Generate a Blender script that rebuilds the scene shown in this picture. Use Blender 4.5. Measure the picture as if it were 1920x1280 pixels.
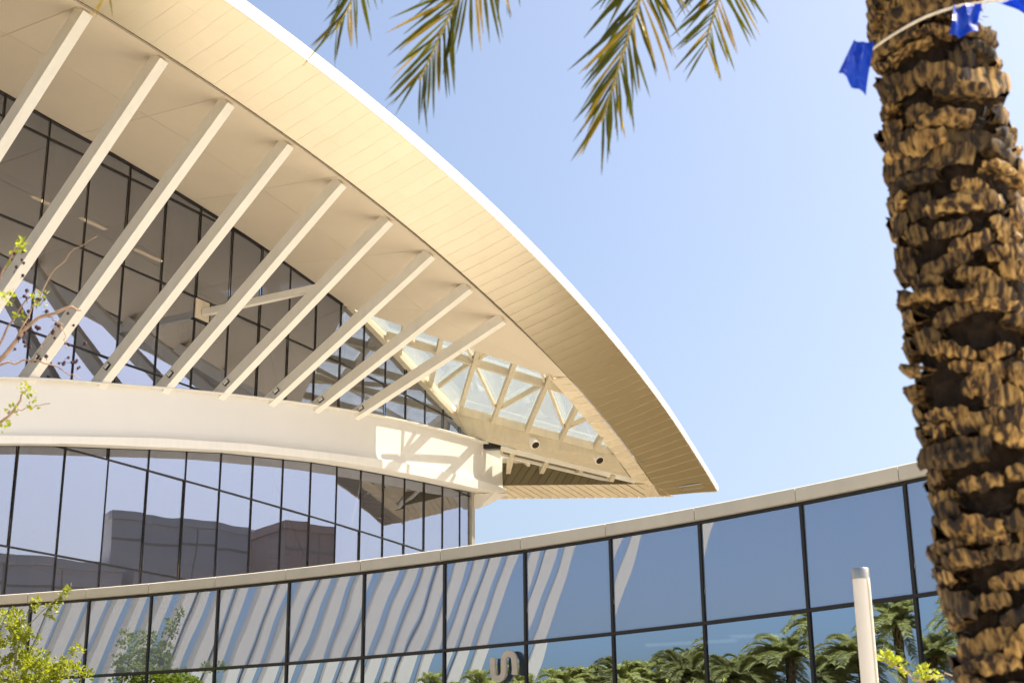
import bpy, bmesh, math, random
import numpy as np
from mathutils import Vector, Matrix

R = math.radians
random.seed(7)
scn = bpy.context.scene
for o in list(bpy.data.objects):
    bpy.data.objects.remove(o)
COL = scn.collection

# ------------------------------------------------------------------ camera
EYE = 1.65
cam = bpy.data.cameras.new('camera')
cam.sensor_width = 36.0
cam.lens = 2700.0 / 1920.0 * 36.0
cam.clip_start = 0.1
cam.clip_end = 2000
cam.dof.use_dof = True
cam.dof.focus_distance = 52
cam.dof.aperture_fstop = 3.8
camo = bpy.data.objects.new('camera', cam)
COL.objects.link(camo)
_p, _r = R(18.0), R(0.6)
_f = Vector((0, math.cos(_p), math.sin(_p)))
_u = Vector((0, -math.sin(_p), math.cos(_p)))
_x = Vector((1, 0, 0))
_rt = _x * math.cos(_r) - _u * math.sin(_r)
_up = _x * math.sin(_r) + _u * math.cos(_r)
M = Matrix((_rt, _up, -_f)).transposed().to_4x4()
M.translation = Vector((0, 0, EYE))
camo.matrix_world = M
scn.camera = camo

# ------------------------------------------------------------------ sky, sun, exposure
SUN_EL, SUN_AZ = 55.0, 76.6          # azimuth clockwise from +Y
world = bpy.data.worlds.new('World')
scn.world = world
world.use_nodes = True
nt = world.node_tree
nt.nodes.clear()
sky = nt.nodes.new('ShaderNodeTexSky')
sky.sky_type = 'NISHITA'
sky.sun_disc = False
sky.sun_elevation = R(SUN_EL)
sky.sun_rotation = R(SUN_AZ)
sky.altitude = 100
sky.air_density = 1.0
sky.dust_density = 5.0
sky.ozone_density = 1.6
bg = nt.nodes.new('ShaderNodeBackground')
bg.inputs[1].default_value = 0.105
wo = nt.nodes.new('ShaderNodeOutputWorld')
nt.links.new(sky.outputs[0], bg.inputs[0])
nt.links.new(bg.outputs[0], wo.inputs[0])
sl = bpy.data.lights.new('sun', 'SUN')
sl.energy = 5.0
sl.angle = R(0.5)
sl.color = (1.0, 0.935, 0.83)
slo = bpy.data.objects.new('sun', sl)
COL.objects.link(slo)
_sd = Vector((math.sin(R(SUN_AZ)) * math.cos(R(SUN_EL)), math.cos(R(SUN_AZ)) * math.cos(R(SUN_EL)), math.sin(R(SUN_EL))))
slo.rotation_euler = _sd.to_track_quat('Z', 'Y').to_euler()
slo.location = (60, -10, 60)
scn.view_settings.view_transform = 'Standard'
scn.view_settings.look = 'None'
scn.view_settings.exposure = 1.18
scn.view_settings.gamma = 1
scn.view_settings.use_curve_mapping = False
scn.render.engine = 'CYCLES'
scn.cycles.max_bounces = 12
scn.cycles.diffuse_bounces = 5
scn.cycles.glossy_bounces = 5
scn.cycles.transparent_max_bounces = 24
scn.cycles.transmission_bounces = 6

# ------------------------------------------------------------------ helpers
def tag(o, label=None, cat=None, group=None, kind=None):
    if label: o['label'] = label
    if cat: o['category'] = cat
    if group: o['group'] = group
    if kind: o['kind'] = kind
    return o

def empty(name, loc=(0, 0, 0), rz=0.0):
    o = bpy.data.objects.new(name, None)
    o.location = loc
    o.rotation_euler = (0, 0, rz)
    o.empty_display_size = 0.3
    COL.objects.link(o)
    return o

def link(name, me, parent=None, loc=None):
    o = bpy.data.objects.new(name, me)
    COL.objects.link(o)
    if parent is not None:
        o.parent = parent
    if loc is not None:
        o.location = loc
    return o

class MB:
    """collects vertices and faces and links them as one mesh"""
    def __init__(s):
        s.v, s.f, s.mi = [], [], []
    def add(s, vs, fs, mi=0):
        n = len(s.v)
        s.v += [tuple(map(float, a)) for a in vs]
        s.f += [tuple(i + n for i in a) for a in fs]
        s.mi += [mi] * len(fs)
    def hexa(s, a, mi=0):
        # a: 8 corners, bottom ring 0-3, top ring 4-7
        s.add(a, [(3, 2, 1, 0), (4, 5, 6, 7), (0, 1, 5, 4), (1, 2, 6, 5), (2, 3, 7, 6), (3, 0, 4, 7)], mi)
    def box(s, c, sz, rz=0.0, mi=0):
        cx, cy, cz = c
        hx, hy, hz = sz[0] / 2, sz[1] / 2, sz[2] / 2
        ca, sa = math.cos(rz), math.sin(rz)
        pts = []
        for z in (-hz, hz):
            for x, y in ((-hx, -hy), (hx, -hy), (hx, hy), (-hx, hy)):
                pts.append((cx + x * ca - y * sa, cy + x * sa + y * ca, cz + z))
        s.hexa(pts, mi)
    def beam(s, p0, p1, w, h, up=(0, 0, 1), side=None, mi=0):
        p0, p1 = Vector(p0), Vector(p1)
        d = (p1 - p0).normalized()
        if side is None:
            sd = d.cross(Vector(up)).normalized()
        else:
            sd = (Vector(side) - d * d.dot(Vector(side))).normalized()
        u = sd.cross(d).normalized()
        a = []
        for p in (p0, p1):
            for i, j in ((-1, -1), (1, -1), (1, 1), (-1, 1)):
                a.append(p + sd * (w / 2 * i) + u * (h / 2 * j))
        s.hexa(a, mi)
    def tube(s, pts, rad, n=8, mi=0, cap=True):
        pts = [Vector(p) for p in pts]
        if not hasattr(rad, '__len__'):
            rad = [rad] * len(pts)
        vs = []
        ref = Vector((0.31, 0.2, 0.93))
        for i, p in enumerate(pts):
            d = (pts[min(i + 1, len(pts) - 1)] - pts[max(i - 1, 0)]).normalized()
            a = d.cross(ref)
            if a.length < 0.05: a = d.cross(Vector((1, 0, 0)))
            a.normalize()
            b = d.cross(a)
            for k in range(n):
                t = 2 * math.pi * k / n
                vs.append(p + (a * math.cos(t) + b * math.sin(t)) * rad[i])
        fs = []
        for i in range(len(pts) - 1):
            for k in range(n):
                fs.append((i * n + k, i * n + (k + 1) % n, (i + 1) * n + (k + 1) % n, (i + 1) * n + k))
        if cap:
            fs.append(tuple(range(n))[::-1])
            fs.append(tuple((len(pts) - 1) * n + k for k in range(n)))
        s.add(vs, fs, mi)
    def grid(s, rows, mi=0, close=False):
        m = len(rows[0])
        vs = [p for r in rows for p in r]
        fs = []
        for i in range(len(rows) - 1):
            for j in range(m - 1 if not close else m):
                k = (j + 1) % m
                fs.append((i * m + j, i * m + k, (i + 1) * m + k, (i + 1) * m + j))
        s.add(vs, fs, mi)
    def slab(s, rows, vec, mi=0):
        """grid of points thickened by the vector vec"""
        m = len(rows[0]); n = len(rows)
        v = Vector(vec)
        A = [Vector(p) for r in rows for p in r]
        B = [p + v for p in A]
        k0 = len(A)
        fs = []
        for i in range(n - 1):
            for j in range(m - 1):
                q = (i * m + j, i * m + j + 1, (i + 1) * m + j + 1, (i + 1) * m + j)
                fs.append(q)
                fs.append(tuple(a + k0 for a in q[::-1]))
        ring = [j for j in range(m)] + [i * m + m - 1 for i in range(1, n)] + [(n - 1) * m + j for j in range(m - 2, -1, -1)] + [i * m for i in range(n - 2, 0, -1)]
        for a, b in zip(ring, ring[1:] + ring[:1]):
            fs.append((b, a, a + k0, b + k0))
        s.add(A + B, fs, mi)
    def mesh(s, name, mat, smooth=None):
        me = bpy.data.meshes.new(name)
        me.from_pydata(s.v, [], s.f)
        for m in (mat if isinstance(mat, (list, tuple)) else [mat]):
            me.materials.append(m)
        if any(s.mi):
            me.polygons.foreach_set('material_index', s.mi)
        bm = bmesh.new(); bm.from_mesh(me)
        bmesh.ops.recalc_face_normals(bm, faces=bm.faces)
        bm.to_mesh(me); bm.free()
        if smooth is not None:
            me.polygons.foreach_set('use_smooth', [True] * len(me.polygons))
            me.set_sharp_from_angle(angle=R(smooth))
        me.update()
        return me
    def build(s, name, mat, parent=None, smooth=None, loc=None):
        return link(name, s.mesh(name, mat, smooth), parent, loc)

# ------------------------------------------------------------------ materials
def newmat(name):
    m = bpy.data.materials.new(name)
    m.use_nodes = True
    t = m.node_tree
    t.nodes.clear()
    out = t.nodes.new('ShaderNodeOutputMaterial')
    return m, t, out

def N(t, typ, **kw):
    n = t.nodes.new(typ)
    for k, v in kw.items():
        if k.startswith('_'):
            setattr(n, k[1:], v)
    return n

def painted(name, col, rough=0.5, metal=0.0, var=0.06, scale=1.5, bump=0.02, rnd=0.0, spec=0.4, streak=0.0):
    """paint or sheet metal with soft tonal mottling, per-piece tone shift and streaks of dirt"""
    m, t, out = newmat(name)
    b = N(t, 'ShaderNodeBsdfPrincipled')
    b.inputs['Roughness'].default_value = rough
    b.inputs['Metallic'].default_value = metal
    b.inputs['Specular IOR Level'].default_value = spec
    tc = N(t, 'ShaderNodeTexCoord')
    n1 = N(t, 'ShaderNodeTexNoise'); n1.inputs['Scale'].default_value = scale; n1.inputs['Detail'].default_value = 6
    n1.inputs['Roughness'].default_value = 0.6
    t.links.new(tc.outputs['Object'], n1.inputs['Vector'])
    mp = N(t, 'ShaderNodeMapRange')
    mp.inputs['From Min'].default_value = 0.3; mp.inputs['From Max'].default_value = 0.7
    mp.inputs['To Min'].default_value = 1 - var; mp.inputs['To Max'].default_value = 1 + var
    t.links.new(n1.outputs['Fac'], mp.inputs['Value'])
    val = mp.outputs[0]
    if rnd:
        oi = N(t, 'ShaderNodeObjectInfo')
        mr = N(t, 'ShaderNodeMapRange')
        mr.inputs['To Min'].default_value = 1 - rnd; mr.inputs['To Max'].default_value = 1 + rnd
        t.links.new(oi.outputs['Random'], mr.inputs['Value'])
        mm = N(t, 'ShaderNodeMath', _operation='MULTIPLY')
        t.links.new(val, mm.inputs[0]); t.links.new(mr.outputs[0], mm.inputs[1])
        val = mm.outputs[0]
    if streak:
        mpn = N(t, 'ShaderNodeMapping'); mpn.inputs['Scale'].default_value = (2.2, 2.2, 0.12)
        t.links.new(tc.outputs['Object'], mpn.inputs['Vector'])
        n2 = N(t, 'ShaderNodeTexNoise'); n2.inputs['Scale'].default_value = 2.0; n2.inputs['Detail'].default_value = 4
        t.links.new(mpn.outputs[0], n2.inputs['Vector'])
        m2 = N(t, 'ShaderNodeMapRange')
        m2.inputs['From Min'].default_value = 0.45; m2.inputs['From Max'].default_value = 0.75
        m2.inputs['To Min'].default_value = 1.0; m2.inputs['To Max'].default_value = 1 - streak
        t.links.new(n2.outputs['Fac'], m2.inputs['Value'])
        mm = N(t, 'ShaderNodeMath', _operation='MULTIPLY')
        t.links.new(val, mm.inputs[0]); t.links.new(m2.outputs[0], mm.inputs[1])
        val = mm.outputs[0]
    vm = N(t, 'ShaderNodeVectorMath', _operation='SCALE')
    vm.inputs[0].default_value = col[:3]
    t.links.new(val, vm.inputs['Scale'])
    t.links.new(vm.outputs[0], b.inputs['Base Color'])
    if bump:
        n3 = N(t, 'ShaderNodeTexNoise'); n3.inputs['Scale'].default_value = scale * 2.5; n3.inputs['Detail'].default_value = 3
        t.links.new(tc.outputs['Object'], n3.inputs['Vector'])
        bp = N(t, 'ShaderNodeBump'); bp.inputs['Strength'].default_value = 0.25; bp.inputs['Distance'].default_value = bump
        t.links.new(n3.outputs['Fac'], bp.inputs['Height'])
        t.links.new(bp.outputs[0], b.inputs['Normal'])
    t.links.new(b.outputs[0], out.inputs[0])
    return m

def glass(name, refl, trans, base, top, wave=0.0, wscale=0.6, haze=0.0, hazecol=(0.5, 0.5, 0.5), rough=0.004):
    """coated glazing: mirror reflection over a tinted see-through sheet, slightly wavy"""
    m, t, out = newmat(name)
    g = N(t, 'ShaderNodeBsdfGlossy'); g.inputs['Color'].default_value = (*refl, 1); g.inputs['Roughness'].default_value = rough
    tr = N(t, 'ShaderNodeBsdfTransparent'); tr.inputs['Color'].default_value = (*trans, 1)
    lw = N(t, 'ShaderNodeLayerWeight'); lw.inputs['Blend'].default_value = 0.35
    mp = N(t, 'ShaderNodeMapRange')
    mp.inputs['To Min'].default_value = base; mp.inputs['To Max'].default_value = top
    t.links.new(lw.outputs['Facing'], mp.inputs['Value'])
    mx = N(t, 'ShaderNodeMixShader')
    t.links.new(mp.outputs[0], mx.inputs[0]); t.links.new(tr.outputs[0], mx.inputs[1]); t.links.new(g.outputs[0], mx.inputs[2])
    last = mx.outputs[0]
    if haze:
        df = N(t, 'ShaderNodeBsdfDiffuse'); df.inputs['Color'].default_value = (*hazecol, 1)
        m2 = N(t, 'ShaderNodeMixShader'); m2.inputs[0].default_value = haze
        t.links.new(last, m2.inputs[1]); t.links.new(df.outputs[0], m2.inputs[2])
        last = m2.outputs[0]
    if wave:
        tc = N(t, 'ShaderNodeTexCoord')
        oi = N(t, 'ShaderNodeObjectInfo')
        sc = N(t, 'ShaderNodeVectorMath', _operation='SCALE'); sc.inputs['Scale'].default_value = 40
        cmb = N(t, 'ShaderNodeCombineXYZ')
        t.links.new(oi.outputs['Random'], cmb.inputs[0]); t.links.new(oi.outputs['Random'], cmb.inputs[2])
        t.links.new(cmb.outputs[0], sc.inputs[0])
        ad = N(t, 'ShaderNodeVectorMath', _operation='ADD')
        geo = N(t, 'ShaderNodeNewGeometry')
        t.links.new(geo.outputs['Position'], ad.inputs[0]); t.links.new(sc.outputs[0], ad.inputs[1])
        nz = N(t, 'ShaderNodeTexNoise'); nz.inputs['Scale'].default_value = wscale; nz.inputs['Detail'].default_value = 1.0
        t.links.new(ad.outputs[0], nz.inputs['Vector'])
        bp = N(t, 'ShaderNodeBump'); bp.inputs['Strength'].default_value = 1.0; bp.inputs['Distance'].default_value = wave
        t.links.new(nz.outputs['Fac'], bp.inputs['Height'])
        t.links.new(bp.outputs[0], g.inputs['Normal'])
    t.links.new(last, out.inputs[0])
    return m

def leafmat(name, col, trans, rnd=0.25, rough=0.45):
    m, t, out = newmat(name)
    b = N(t, 'ShaderNodeBsdfPrincipled'); b.inputs['Roughness'].default_value = rough
    tl = N(t, 'ShaderNodeBsdfTranslucent')
    tc = N(t, 'ShaderNodeTexCoord'); oi = N(t, 'ShaderNodeObjectInfo')
    nz = N(t, 'ShaderNodeTexNoise'); nz.inputs['Scale'].default_value = 5; nz.inputs['Detail'].default_value = 3
    t.links.new(tc.outputs['Object'], nz.inputs['Vector'])
    ad = N(t, 'ShaderNodeMath', _operation='ADD'); t.links.new(nz.outputs['Fac'], ad.inputs[0])
    mul = N(t, 'ShaderNodeMath', _operation='MULTIPLY'); mul.inputs[1].default_value = 0.5
    t.links.new(oi.outputs['Random'], mul.inputs[0]); t.links.new(mul.outputs[0], ad.inputs[1])
    mp = N(t, 'ShaderNodeMapRange'); mp.inputs['From Min'].default_value = 0.4; mp.inputs['From Max'].default_value = 1.1
    mp.inputs['To Min'].default_value = 1 - rnd; mp.inputs['To Max'].default_value = 1 + rnd
    t.links.new(ad.outputs[0], mp.inputs['Value'])
    for node, c, sock in ((b, col, 'Base Color'), (tl, trans, 'Color')):
        vm = N(t, 'ShaderNodeVectorMath', _operation='SCALE'); vm.inputs[0].default_value = c
        t.links.new(mp.outputs[0], vm.inputs['Scale']); t.links.new(vm.outputs[0], node.inputs[sock])
    mx = N(t, 'ShaderNodeMixShader'); mx.inputs[0].default_value = 0.45
    t.links.new(b.outputs[0], mx.inputs[1]); t.links.new(tl.outputs[0], mx.inputs[2])
    t.links.new(mx.outputs[0], out.inputs[0])
    return m

def emit(name, col, s):
    m, t, out = newmat(name)
    e = N(t, 'ShaderNodeEmission'); e.inputs[0].default_value = (*col, 1); e.inputs[1].default_value = s
    t.links.new(e.outputs[0], out.inputs[0])
    return m

def barkmat(name):
    m, t, out = newmat(name)
    b = N(t, 'ShaderNodeBsdfPrincipled'); b.inputs['Roughness'].default_value = 0.85
    tc = N(t, 'ShaderNodeTexCoord'); oi = N(t, 'ShaderNodeObjectInfo')
    mpn = N(t, 'ShaderNodeMapping'); mpn.inputs['Scale'].default_value = (26, 26, 5)
    ad = N(t, 'ShaderNodeVectorMath', _operation='ADD')
    t.links.new(tc.outputs['Object'], ad.inputs[0])
    t.links.new(oi.outputs['Location'], ad.inputs[1])
    t.links.new(ad.outputs[0], mpn.inputs['Vector'])
    nz = N(t, 'ShaderNodeTexNoise'); nz.inputs['Scale'].default_value = 1.6; nz.inputs['Detail'].default_value = 6
    t.links.new(mpn.outputs[0], nz.inputs['Vector'])
    cr = N(t, 'ShaderNodeValToRGB')
    cr.color_ramp.elements[0].position = 0.43; cr.color_ramp.elements[0].color = (0.028, 0.014, 0.005, 1)
    cr.color_ramp.elements[1].position = 0.66; cr.color_ramp.elements[1].color = (0.56, 0.35, 0.11, 1)
    e = cr.color_ramp.elements.new(0.50); e.color = (0.22, 0.118, 0.030, 1)
    t.links.new(nz.outputs['Fac'], cr.inputs[0])
    hs = N(t, 'ShaderNodeHueSaturation')
    mr = N(t, 'ShaderNodeMapRange'); mr.inputs['To Min'].default_value = 0.16; mr.inputs['To Max'].default_value = 1.0
    t.links.new(oi.outputs['Random'], mr.inputs['Value']); t.links.new(mr.outputs[0], hs.inputs['Value'])
    t.links.new(cr.outputs[0], hs.inputs['Color']); t.links.new(hs.outputs[0], b.inputs['Base Color'])
    bp = N(t, 'ShaderNodeBump'); bp.inputs['Strength'].default_value = 0.8; bp.inputs['Distance'].default_value = 0.012
    t.links.new(nz.outputs['Fac'], bp.inputs['Height']); t.links.new(bp.outputs[0], b.inputs['Normal'])
    t.links.new(b.outputs[0], out.inputs[0])
    return m

MAT = {
    'band': painted('white_band_paint', (0.80, 0.775, 0.72), 0.42, var=0.02, scale=0.35, bump=0.0),
    'strut': painted('strut_paint', (0.86, 0.835, 0.76), 0.45, var=0.03, scale=0.9, bump=0.0, streak=0.04),
    'soffit': painted('soffit_board', (0.71, 0.625, 0.495), 0.6, var=0.03, scale=0.35, bump=0.0, rnd=0.02),
    'rim': painted('champagne_panel', (0.59, 0.535, 0.42), 0.28, metal=0.85, var=0.03, scale=0.5, bump=0.0, rnd=0.014),
    'rimjoint': painted('rim_joint', (0.34, 0.27, 0.16), 0.7, var=0.05, bump=0.0),
    'plank': painted('pale_plank', (0.76, 0.67, 0.51), 0.5, var=0.05, scale=1.2, bump=0.0, rnd=0.06, streak=0.10),
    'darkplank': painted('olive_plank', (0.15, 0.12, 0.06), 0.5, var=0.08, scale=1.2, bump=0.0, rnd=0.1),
    'fascia': painted('roof_edge_white', (0.85, 0.84, 0.80), 0.4, var=0.02, scale=0.8, bump=0.0),
    'steel': painted('cream_steel', (0.62, 0.55, 0.41), 0.5, var=0.07, scale=1.3, bump=0.0, streak=0.10),
    'roof': painted('roof_sheet', (0.45, 0.44, 0.41), 0.5, var=0.05, bump=0.0),
    'joint': painted('joint_shadow_gap', (0.07, 0.05, 0.03), 0.8, var=0.05, bump=0.0),
    'frame': painted('dark_mullion', (0.020, 0.018, 0.016), 0.4, var=0.1, bump=0.0),
    'post': painted('corner_post', (0.40, 0.37, 0.30), 0.45, var=0.04, bump=0.0),
    'coping': painted('coping_panel', (0.62, 0.575, 0.47), 0.5, var=0.04, scale=1.2, bump=0.0, rnd=0.03, streak=0.06),
    'concrete': painted('plaza_concrete', (0.56, 0.505, 0.415), 0.85, var=0.12, scale=0.25, bump=0.01),
    'ground': painted('bounce_ground', (0.085, 0.055, 0.013), 0.95, var=0.3, scale=0.08, bump=0.02),  # unseen ground; brown chosen so the canopy tip reflects gold
    'asphalt': painted('asphalt', (0.055, 0.055, 0.055), 0.9, var=0.2, scale=0.5, bump=0.01),
    'inwall': painted('interior_wall', (0.62, 0.57, 0.48), 0.7, var=0.06, bump=0.0),
    'infloor': painted('interior_slab', (0.66, 0.62, 0.55), 0.7, var=0.06, bump=0.0),
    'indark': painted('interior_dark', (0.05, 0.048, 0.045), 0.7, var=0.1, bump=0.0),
    'metal': painted('brushed_metal', (0.55, 0.50, 0.42), 0.3, metal=0.9, var=0.08, scale=8, bump=0.0),
    'lamp_white': painted('lamp_shell_white', (0.78, 0.725, 0.63), 0.35, var=0.03, scale=3, bump=0.0),
    'letter': painted('letter_beige', (0.55, 0.48, 0.38), 0.5, var=0.04, bump=0.0),
    'rope': painted('rope', (0.62, 0.55, 0.42), 0.9, var=0.2, scale=30, bump=0.004),
    'bark': barkmat('palm_boot_bark'),
    'fibre': painted('palm_fibre_dark', (0.022, 0.012, 0.005), 0.95, var=0.5, scale=18, bump=0.03),
    'twig': painted('twig_bark', (0.40, 0.27, 0.18), 0.8, var=0.25, scale=10, bump=0.004),
    'palebark': painted('pale_bark', (0.42, 0.36, 0.27), 0.8, var=0.2, scale=8, bump=0.006),
    'berry': painted('dark_berry', (0.055, 0.016, 0.022), 0.6, var=0.3, scale=20, bump=0.0),
    'leaf': leafmat('spring_leaf', (0.27, 0.32, 0.02), (0.50, 0.52, 0.03)),
    'frond': leafmat('palm_leaflet', (0.040, 0.052, 0.003), (0.16, 0.155, 0.003), rnd=0.65, rough=0.65),
    'frondtip': leafmat('dry_palm_leaflet', (0.32, 0.21, 0.015), (0.52, 0.34, 0.015), rnd=0.3),
    'rachis': painted('palm_rachis', (0.42, 0.34, 0.10), 0.5, var=0.15, scale=8, bump=0.0),
    'farfrond': leafmat('palm_leaflet_green', (0.36, 0.36, 0.14), (0.50, 0.48, 0.16), rnd=0.4),
    'brick': painted('far_wall_grey', (0.64, 0.61, 0.58), 0.8, var=0.06, scale=0.2, bump=0.0),
    'tower': painted('far_wall_brown', (0.55, 0.42, 0.34), 0.8, var=0.06, scale=0.2, bump=0.0),
    'fin': painted('fin_paint', (0.46, 0.40, 0.32), 0.5, var=0.04, scale=0.6, bump=0.0),
    'hallglass': glass('hall_glass', (0.70, 0.76, 0.94), (0.50, 0.47, 0.44), 0.33, 0.60, wave=0.006, wscale=0.35, haze=0.03, hazecol=(0.4, 0.4, 0.42)),
    'frontglass': glass('front_glass', (0.60, 0.73, 0.92), (0.30, 0.38, 0.46), 0.56, 0.74, wave=0.007, wscale=0.55),
    'spandrel': glass('front_spandrel_glass', (0.58, 0.665, 0.84), (0.06, 0.07, 0.09), 0.56, 0.72, wave=0.007, wscale=0.55, haze=0.30, hazecol=(0.34, 0.42, 0.55), rough=0.01),
    'skyglass': glass('skylight_glass', (0.85, 0.9, 0.9), (0.90, 0.91, 0.87), 0.05, 0.2, haze=0.20, hazecol=(0.85, 0.86, 0.80)),
    'farglass': glass('far_building_glass', (0.5, 0.55, 0.6), (0.1, 0.1, 0.1), 0.4, 0.6),
    'lens': painted('floodlight_lens', (0.04, 0.03, 0.025), 0.15, var=0.1, bump=0.0),
    'bulb': emit('warm_lamp_tube', (1.0, 0.74, 0.42), 1.1),
}
def flagmat():
    m, t, out = newmat('blue_pennant_film')
    b = N(t, 'ShaderNodeBsdfPrincipled'); b.inputs['Base Color'].default_value = (0.008, 0.075, 0.55, 1); b.inputs['Roughness'].default_value = 0.3
    tl = N(t, 'ShaderNodeBsdfTranslucent'); tl.inputs[0].default_value = (0.01, 0.22, 0.90, 1)
    nz = N(t, 'ShaderNodeTexNoise'); nz.inputs['Scale'].default_value = 9
    bp = N(t, 'ShaderNodeBump'); bp.inputs['Strength'].default_value = 0.6; bp.inputs['Distance'].default_value = 0.02
    t.links.new(nz.outputs['Fac'], bp.inputs['Height']); t.links.new(bp.outputs[0], b.inputs['Normal'])
    mx = N(t, 'ShaderNodeMixShader'); mx.inputs[0].default_value = 0.45
    t.links.new(b.outputs[0], mx.inputs[1]); t.links.new(tl.outputs[0], mx.inputs[2]); t.links.new(mx.outputs[0], out.inputs[0])
    return m
MAT['flag'] = flagmat()

# ------------------------------------------------------------------ ground
g = MB(); g.grid([[(-600, -400, 0), (600, -400, 0)], [(-600, 900, 0), (600, 900, 0)]])
tag(g.build('ground', MAT['ground']), kind='structure', label='unseen open ground around the buildings, brown to tint the light on the canopy rim')
g = MB(); g.grid([[(-4, -45, 0.004), (37, -45, 0.004)], [(-4, 20, 0.004), (37, 20, 0.004)], [(-10, 42, 0.004), (30, 46, 0.004)], [(-9, 60, 0.004), (12, 62, 0.004)], [(-8, 84, 0.004), (10, 84, 0.004)]])  # unseen; outline set by where bounced sun should reach canopy and struts
tag(g.build('plaza', MAT['concrete']), kind='structure', label='pale concrete plaza in front of the glass hall, shaped to bounce light onto it')
g = MB(); g.grid([[(38, -200, 0.004), (52, -200, 0.004)], [(38, 60, 0.004), (52, 60, 0.004)], [(40, 300, 0.004), (60, 300, 0.004)]])
tag(g.build('road', MAT['asphalt']), kind='structure', label='dark asphalt road beyond the plaza')

# ------------------------------------------------------------------ plan curve of the hall's long glass wall
CO = (-2.92545036e-03, 8.81444728e-01, -5.38702541e+01)
_Y = np.linspace(30, 80, 5001)
_X = np.polyval(CO, _Y)
_S = np.r_[0, np.cumsum(np.hypot(np.diff(_X), np.diff(_Y)))]
SMAX = float(_S[-1]) - 0.2
def wall(s):
    y = np.interp(s, _S, _Y)
    return Vector((float(np.polyval(CO, y)), float(y), 0))
def tang(s):
    s = min(max(s, 0.2), SMAX)
    a = wall(s + 0.1) - wall(s - 0.1)
    return a.normalized()
def norm(s):
    t = tang(s)
    return Vector((t.y, -t.x, 0))
def off(s, d, z=0.0):
    sc = min(max(s, 0.2), SMAX)
    p = wall(sc) + tang(sc) * (s - sc) + norm(sc) * d
    return Vector((p.x, p.y, z))
def tab(pairs):
    xs = [a for a, b in pairs]; ys = [b for a, b in pairs]
    def f(s):
        if s > xs[-1]:
            return ys[-1] + (ys[-1] - ys[-2]) / (xs[-1] - xs[-2]) * (s - xs[-1]) + EYE
        return float(np.interp(s, xs, ys)) + EYE
    return f
zWall = tab([(4, 25.6), (20.75, 25.26), (23.56, 25.09), (26.34, 25.0), (29.09, 24.84), (32.45, 24.6), (36.21, 24.26), (39.79, 23.87), (42.8, 23.55), (45.33, 22.93), (48.65, 21.98), (52.31, 21.01), (56.26, 20.1)])
zTop = tab([(4, 9.9), (14, 12.45), (21.11, 14.18), (23.41, 14.69), (25.58, 15.08), (28.54, 15.66), (31.72, 16.23), (34.79, 16.75), (38.15, 17.29), (42.41, 17.93), (46.66, 18.49), (50.54, 18.92), (53.95, 19.27), (56.37, 19.45), (58.6, 19.53)])
zLip = tab([(4, 8.0), (14, 10.5), (20.95, 12.1), (24.52, 12.83), (28.65, 13.65), (33.57, 14.49), (40.12, 15.44), (43.15, 15.85), (47.38, 16.37), (51.29, 16.76), (53.42, 16.97), (56.09, 17.18), (57.35, 17.24), (58.6, 17.3)])
zBot = tab([(4, 7.75), (14, 10.2), (20.98, 11.82), (24.55, 12.55), (27.59, 13.09), (29.85, 13.5), (33.73, 14.18), (40.13, 15.08), (43.79, 15.5), (47.78, 15.91), (51.61, 16.29), (54.09, 16.52), (57.0, 16.85), (58.6, 17.12)])
OFFE, SE = 9.0, 63.37        # canopy edge: distance from the wall, end at the tip
_pz = np.polyfit([16.41, 17.6, 18.72, 19.95, 21.42, 22.81, 24.36, 26.21, 27.74, 29.37, 32.82, 36.23, 37.49, 39.41, 41.12, 42.87, 44.68, 46.37, 49.85, 51.86, 55.67, 59.87, 63.37],
                 [23.83, 23.85, 23.8, 23.73, 23.7, 23.66, 23.54, 23.36, 23.26, 23.12, 22.75, 22.34, 22.18, 21.97, 21.72, 21.46, 21.1, 20.91, 20.25, 19.83, 18.9, 18.13, 17.15], 4)
def zEdge(s):
    s = max(s, 17.2)
    if s > SE: return float(np.polyval(_pz, SE)) - 0.28 * (s - SE) + EYE
    return float(np.polyval(_pz, s)) + EYE
def E(s):
    return off(s, OFFE, zEdge(s))
ROW = [z + EYE for z in (-1.0, 0.95, 4.87, 8.80, 12.72, 16.64, 20.55, 24.33)]
S_END = 56.45
PITCH = 2.13
S0 = 23.155
COLS = [S0 + PITCH * k for k in range(-7, 16)]
COLS = [c for c in COLS if c < S_END - 0.3] + [S_END]

# ================================================================== the glass hall
hall = empty('exhibition_hall', tuple(wall(30)))
tag(hall, 'tall glass hall with sweeping cream canopy, slanted struts and white curved band', 'building')
hall_loc = Vector(wall(30))
class HB(MB):
    def build(s, name, mat, parent=None, smooth=None, loc=None):
        # geometry is given in world coordinates; shift it to the hall's base
        s.v = [(a - hall_loc.x, b - hall_loc.y, c) for a, b, c in s.v]
        return MB.build(s, name, mat, parent, smooth, loc)

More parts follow.
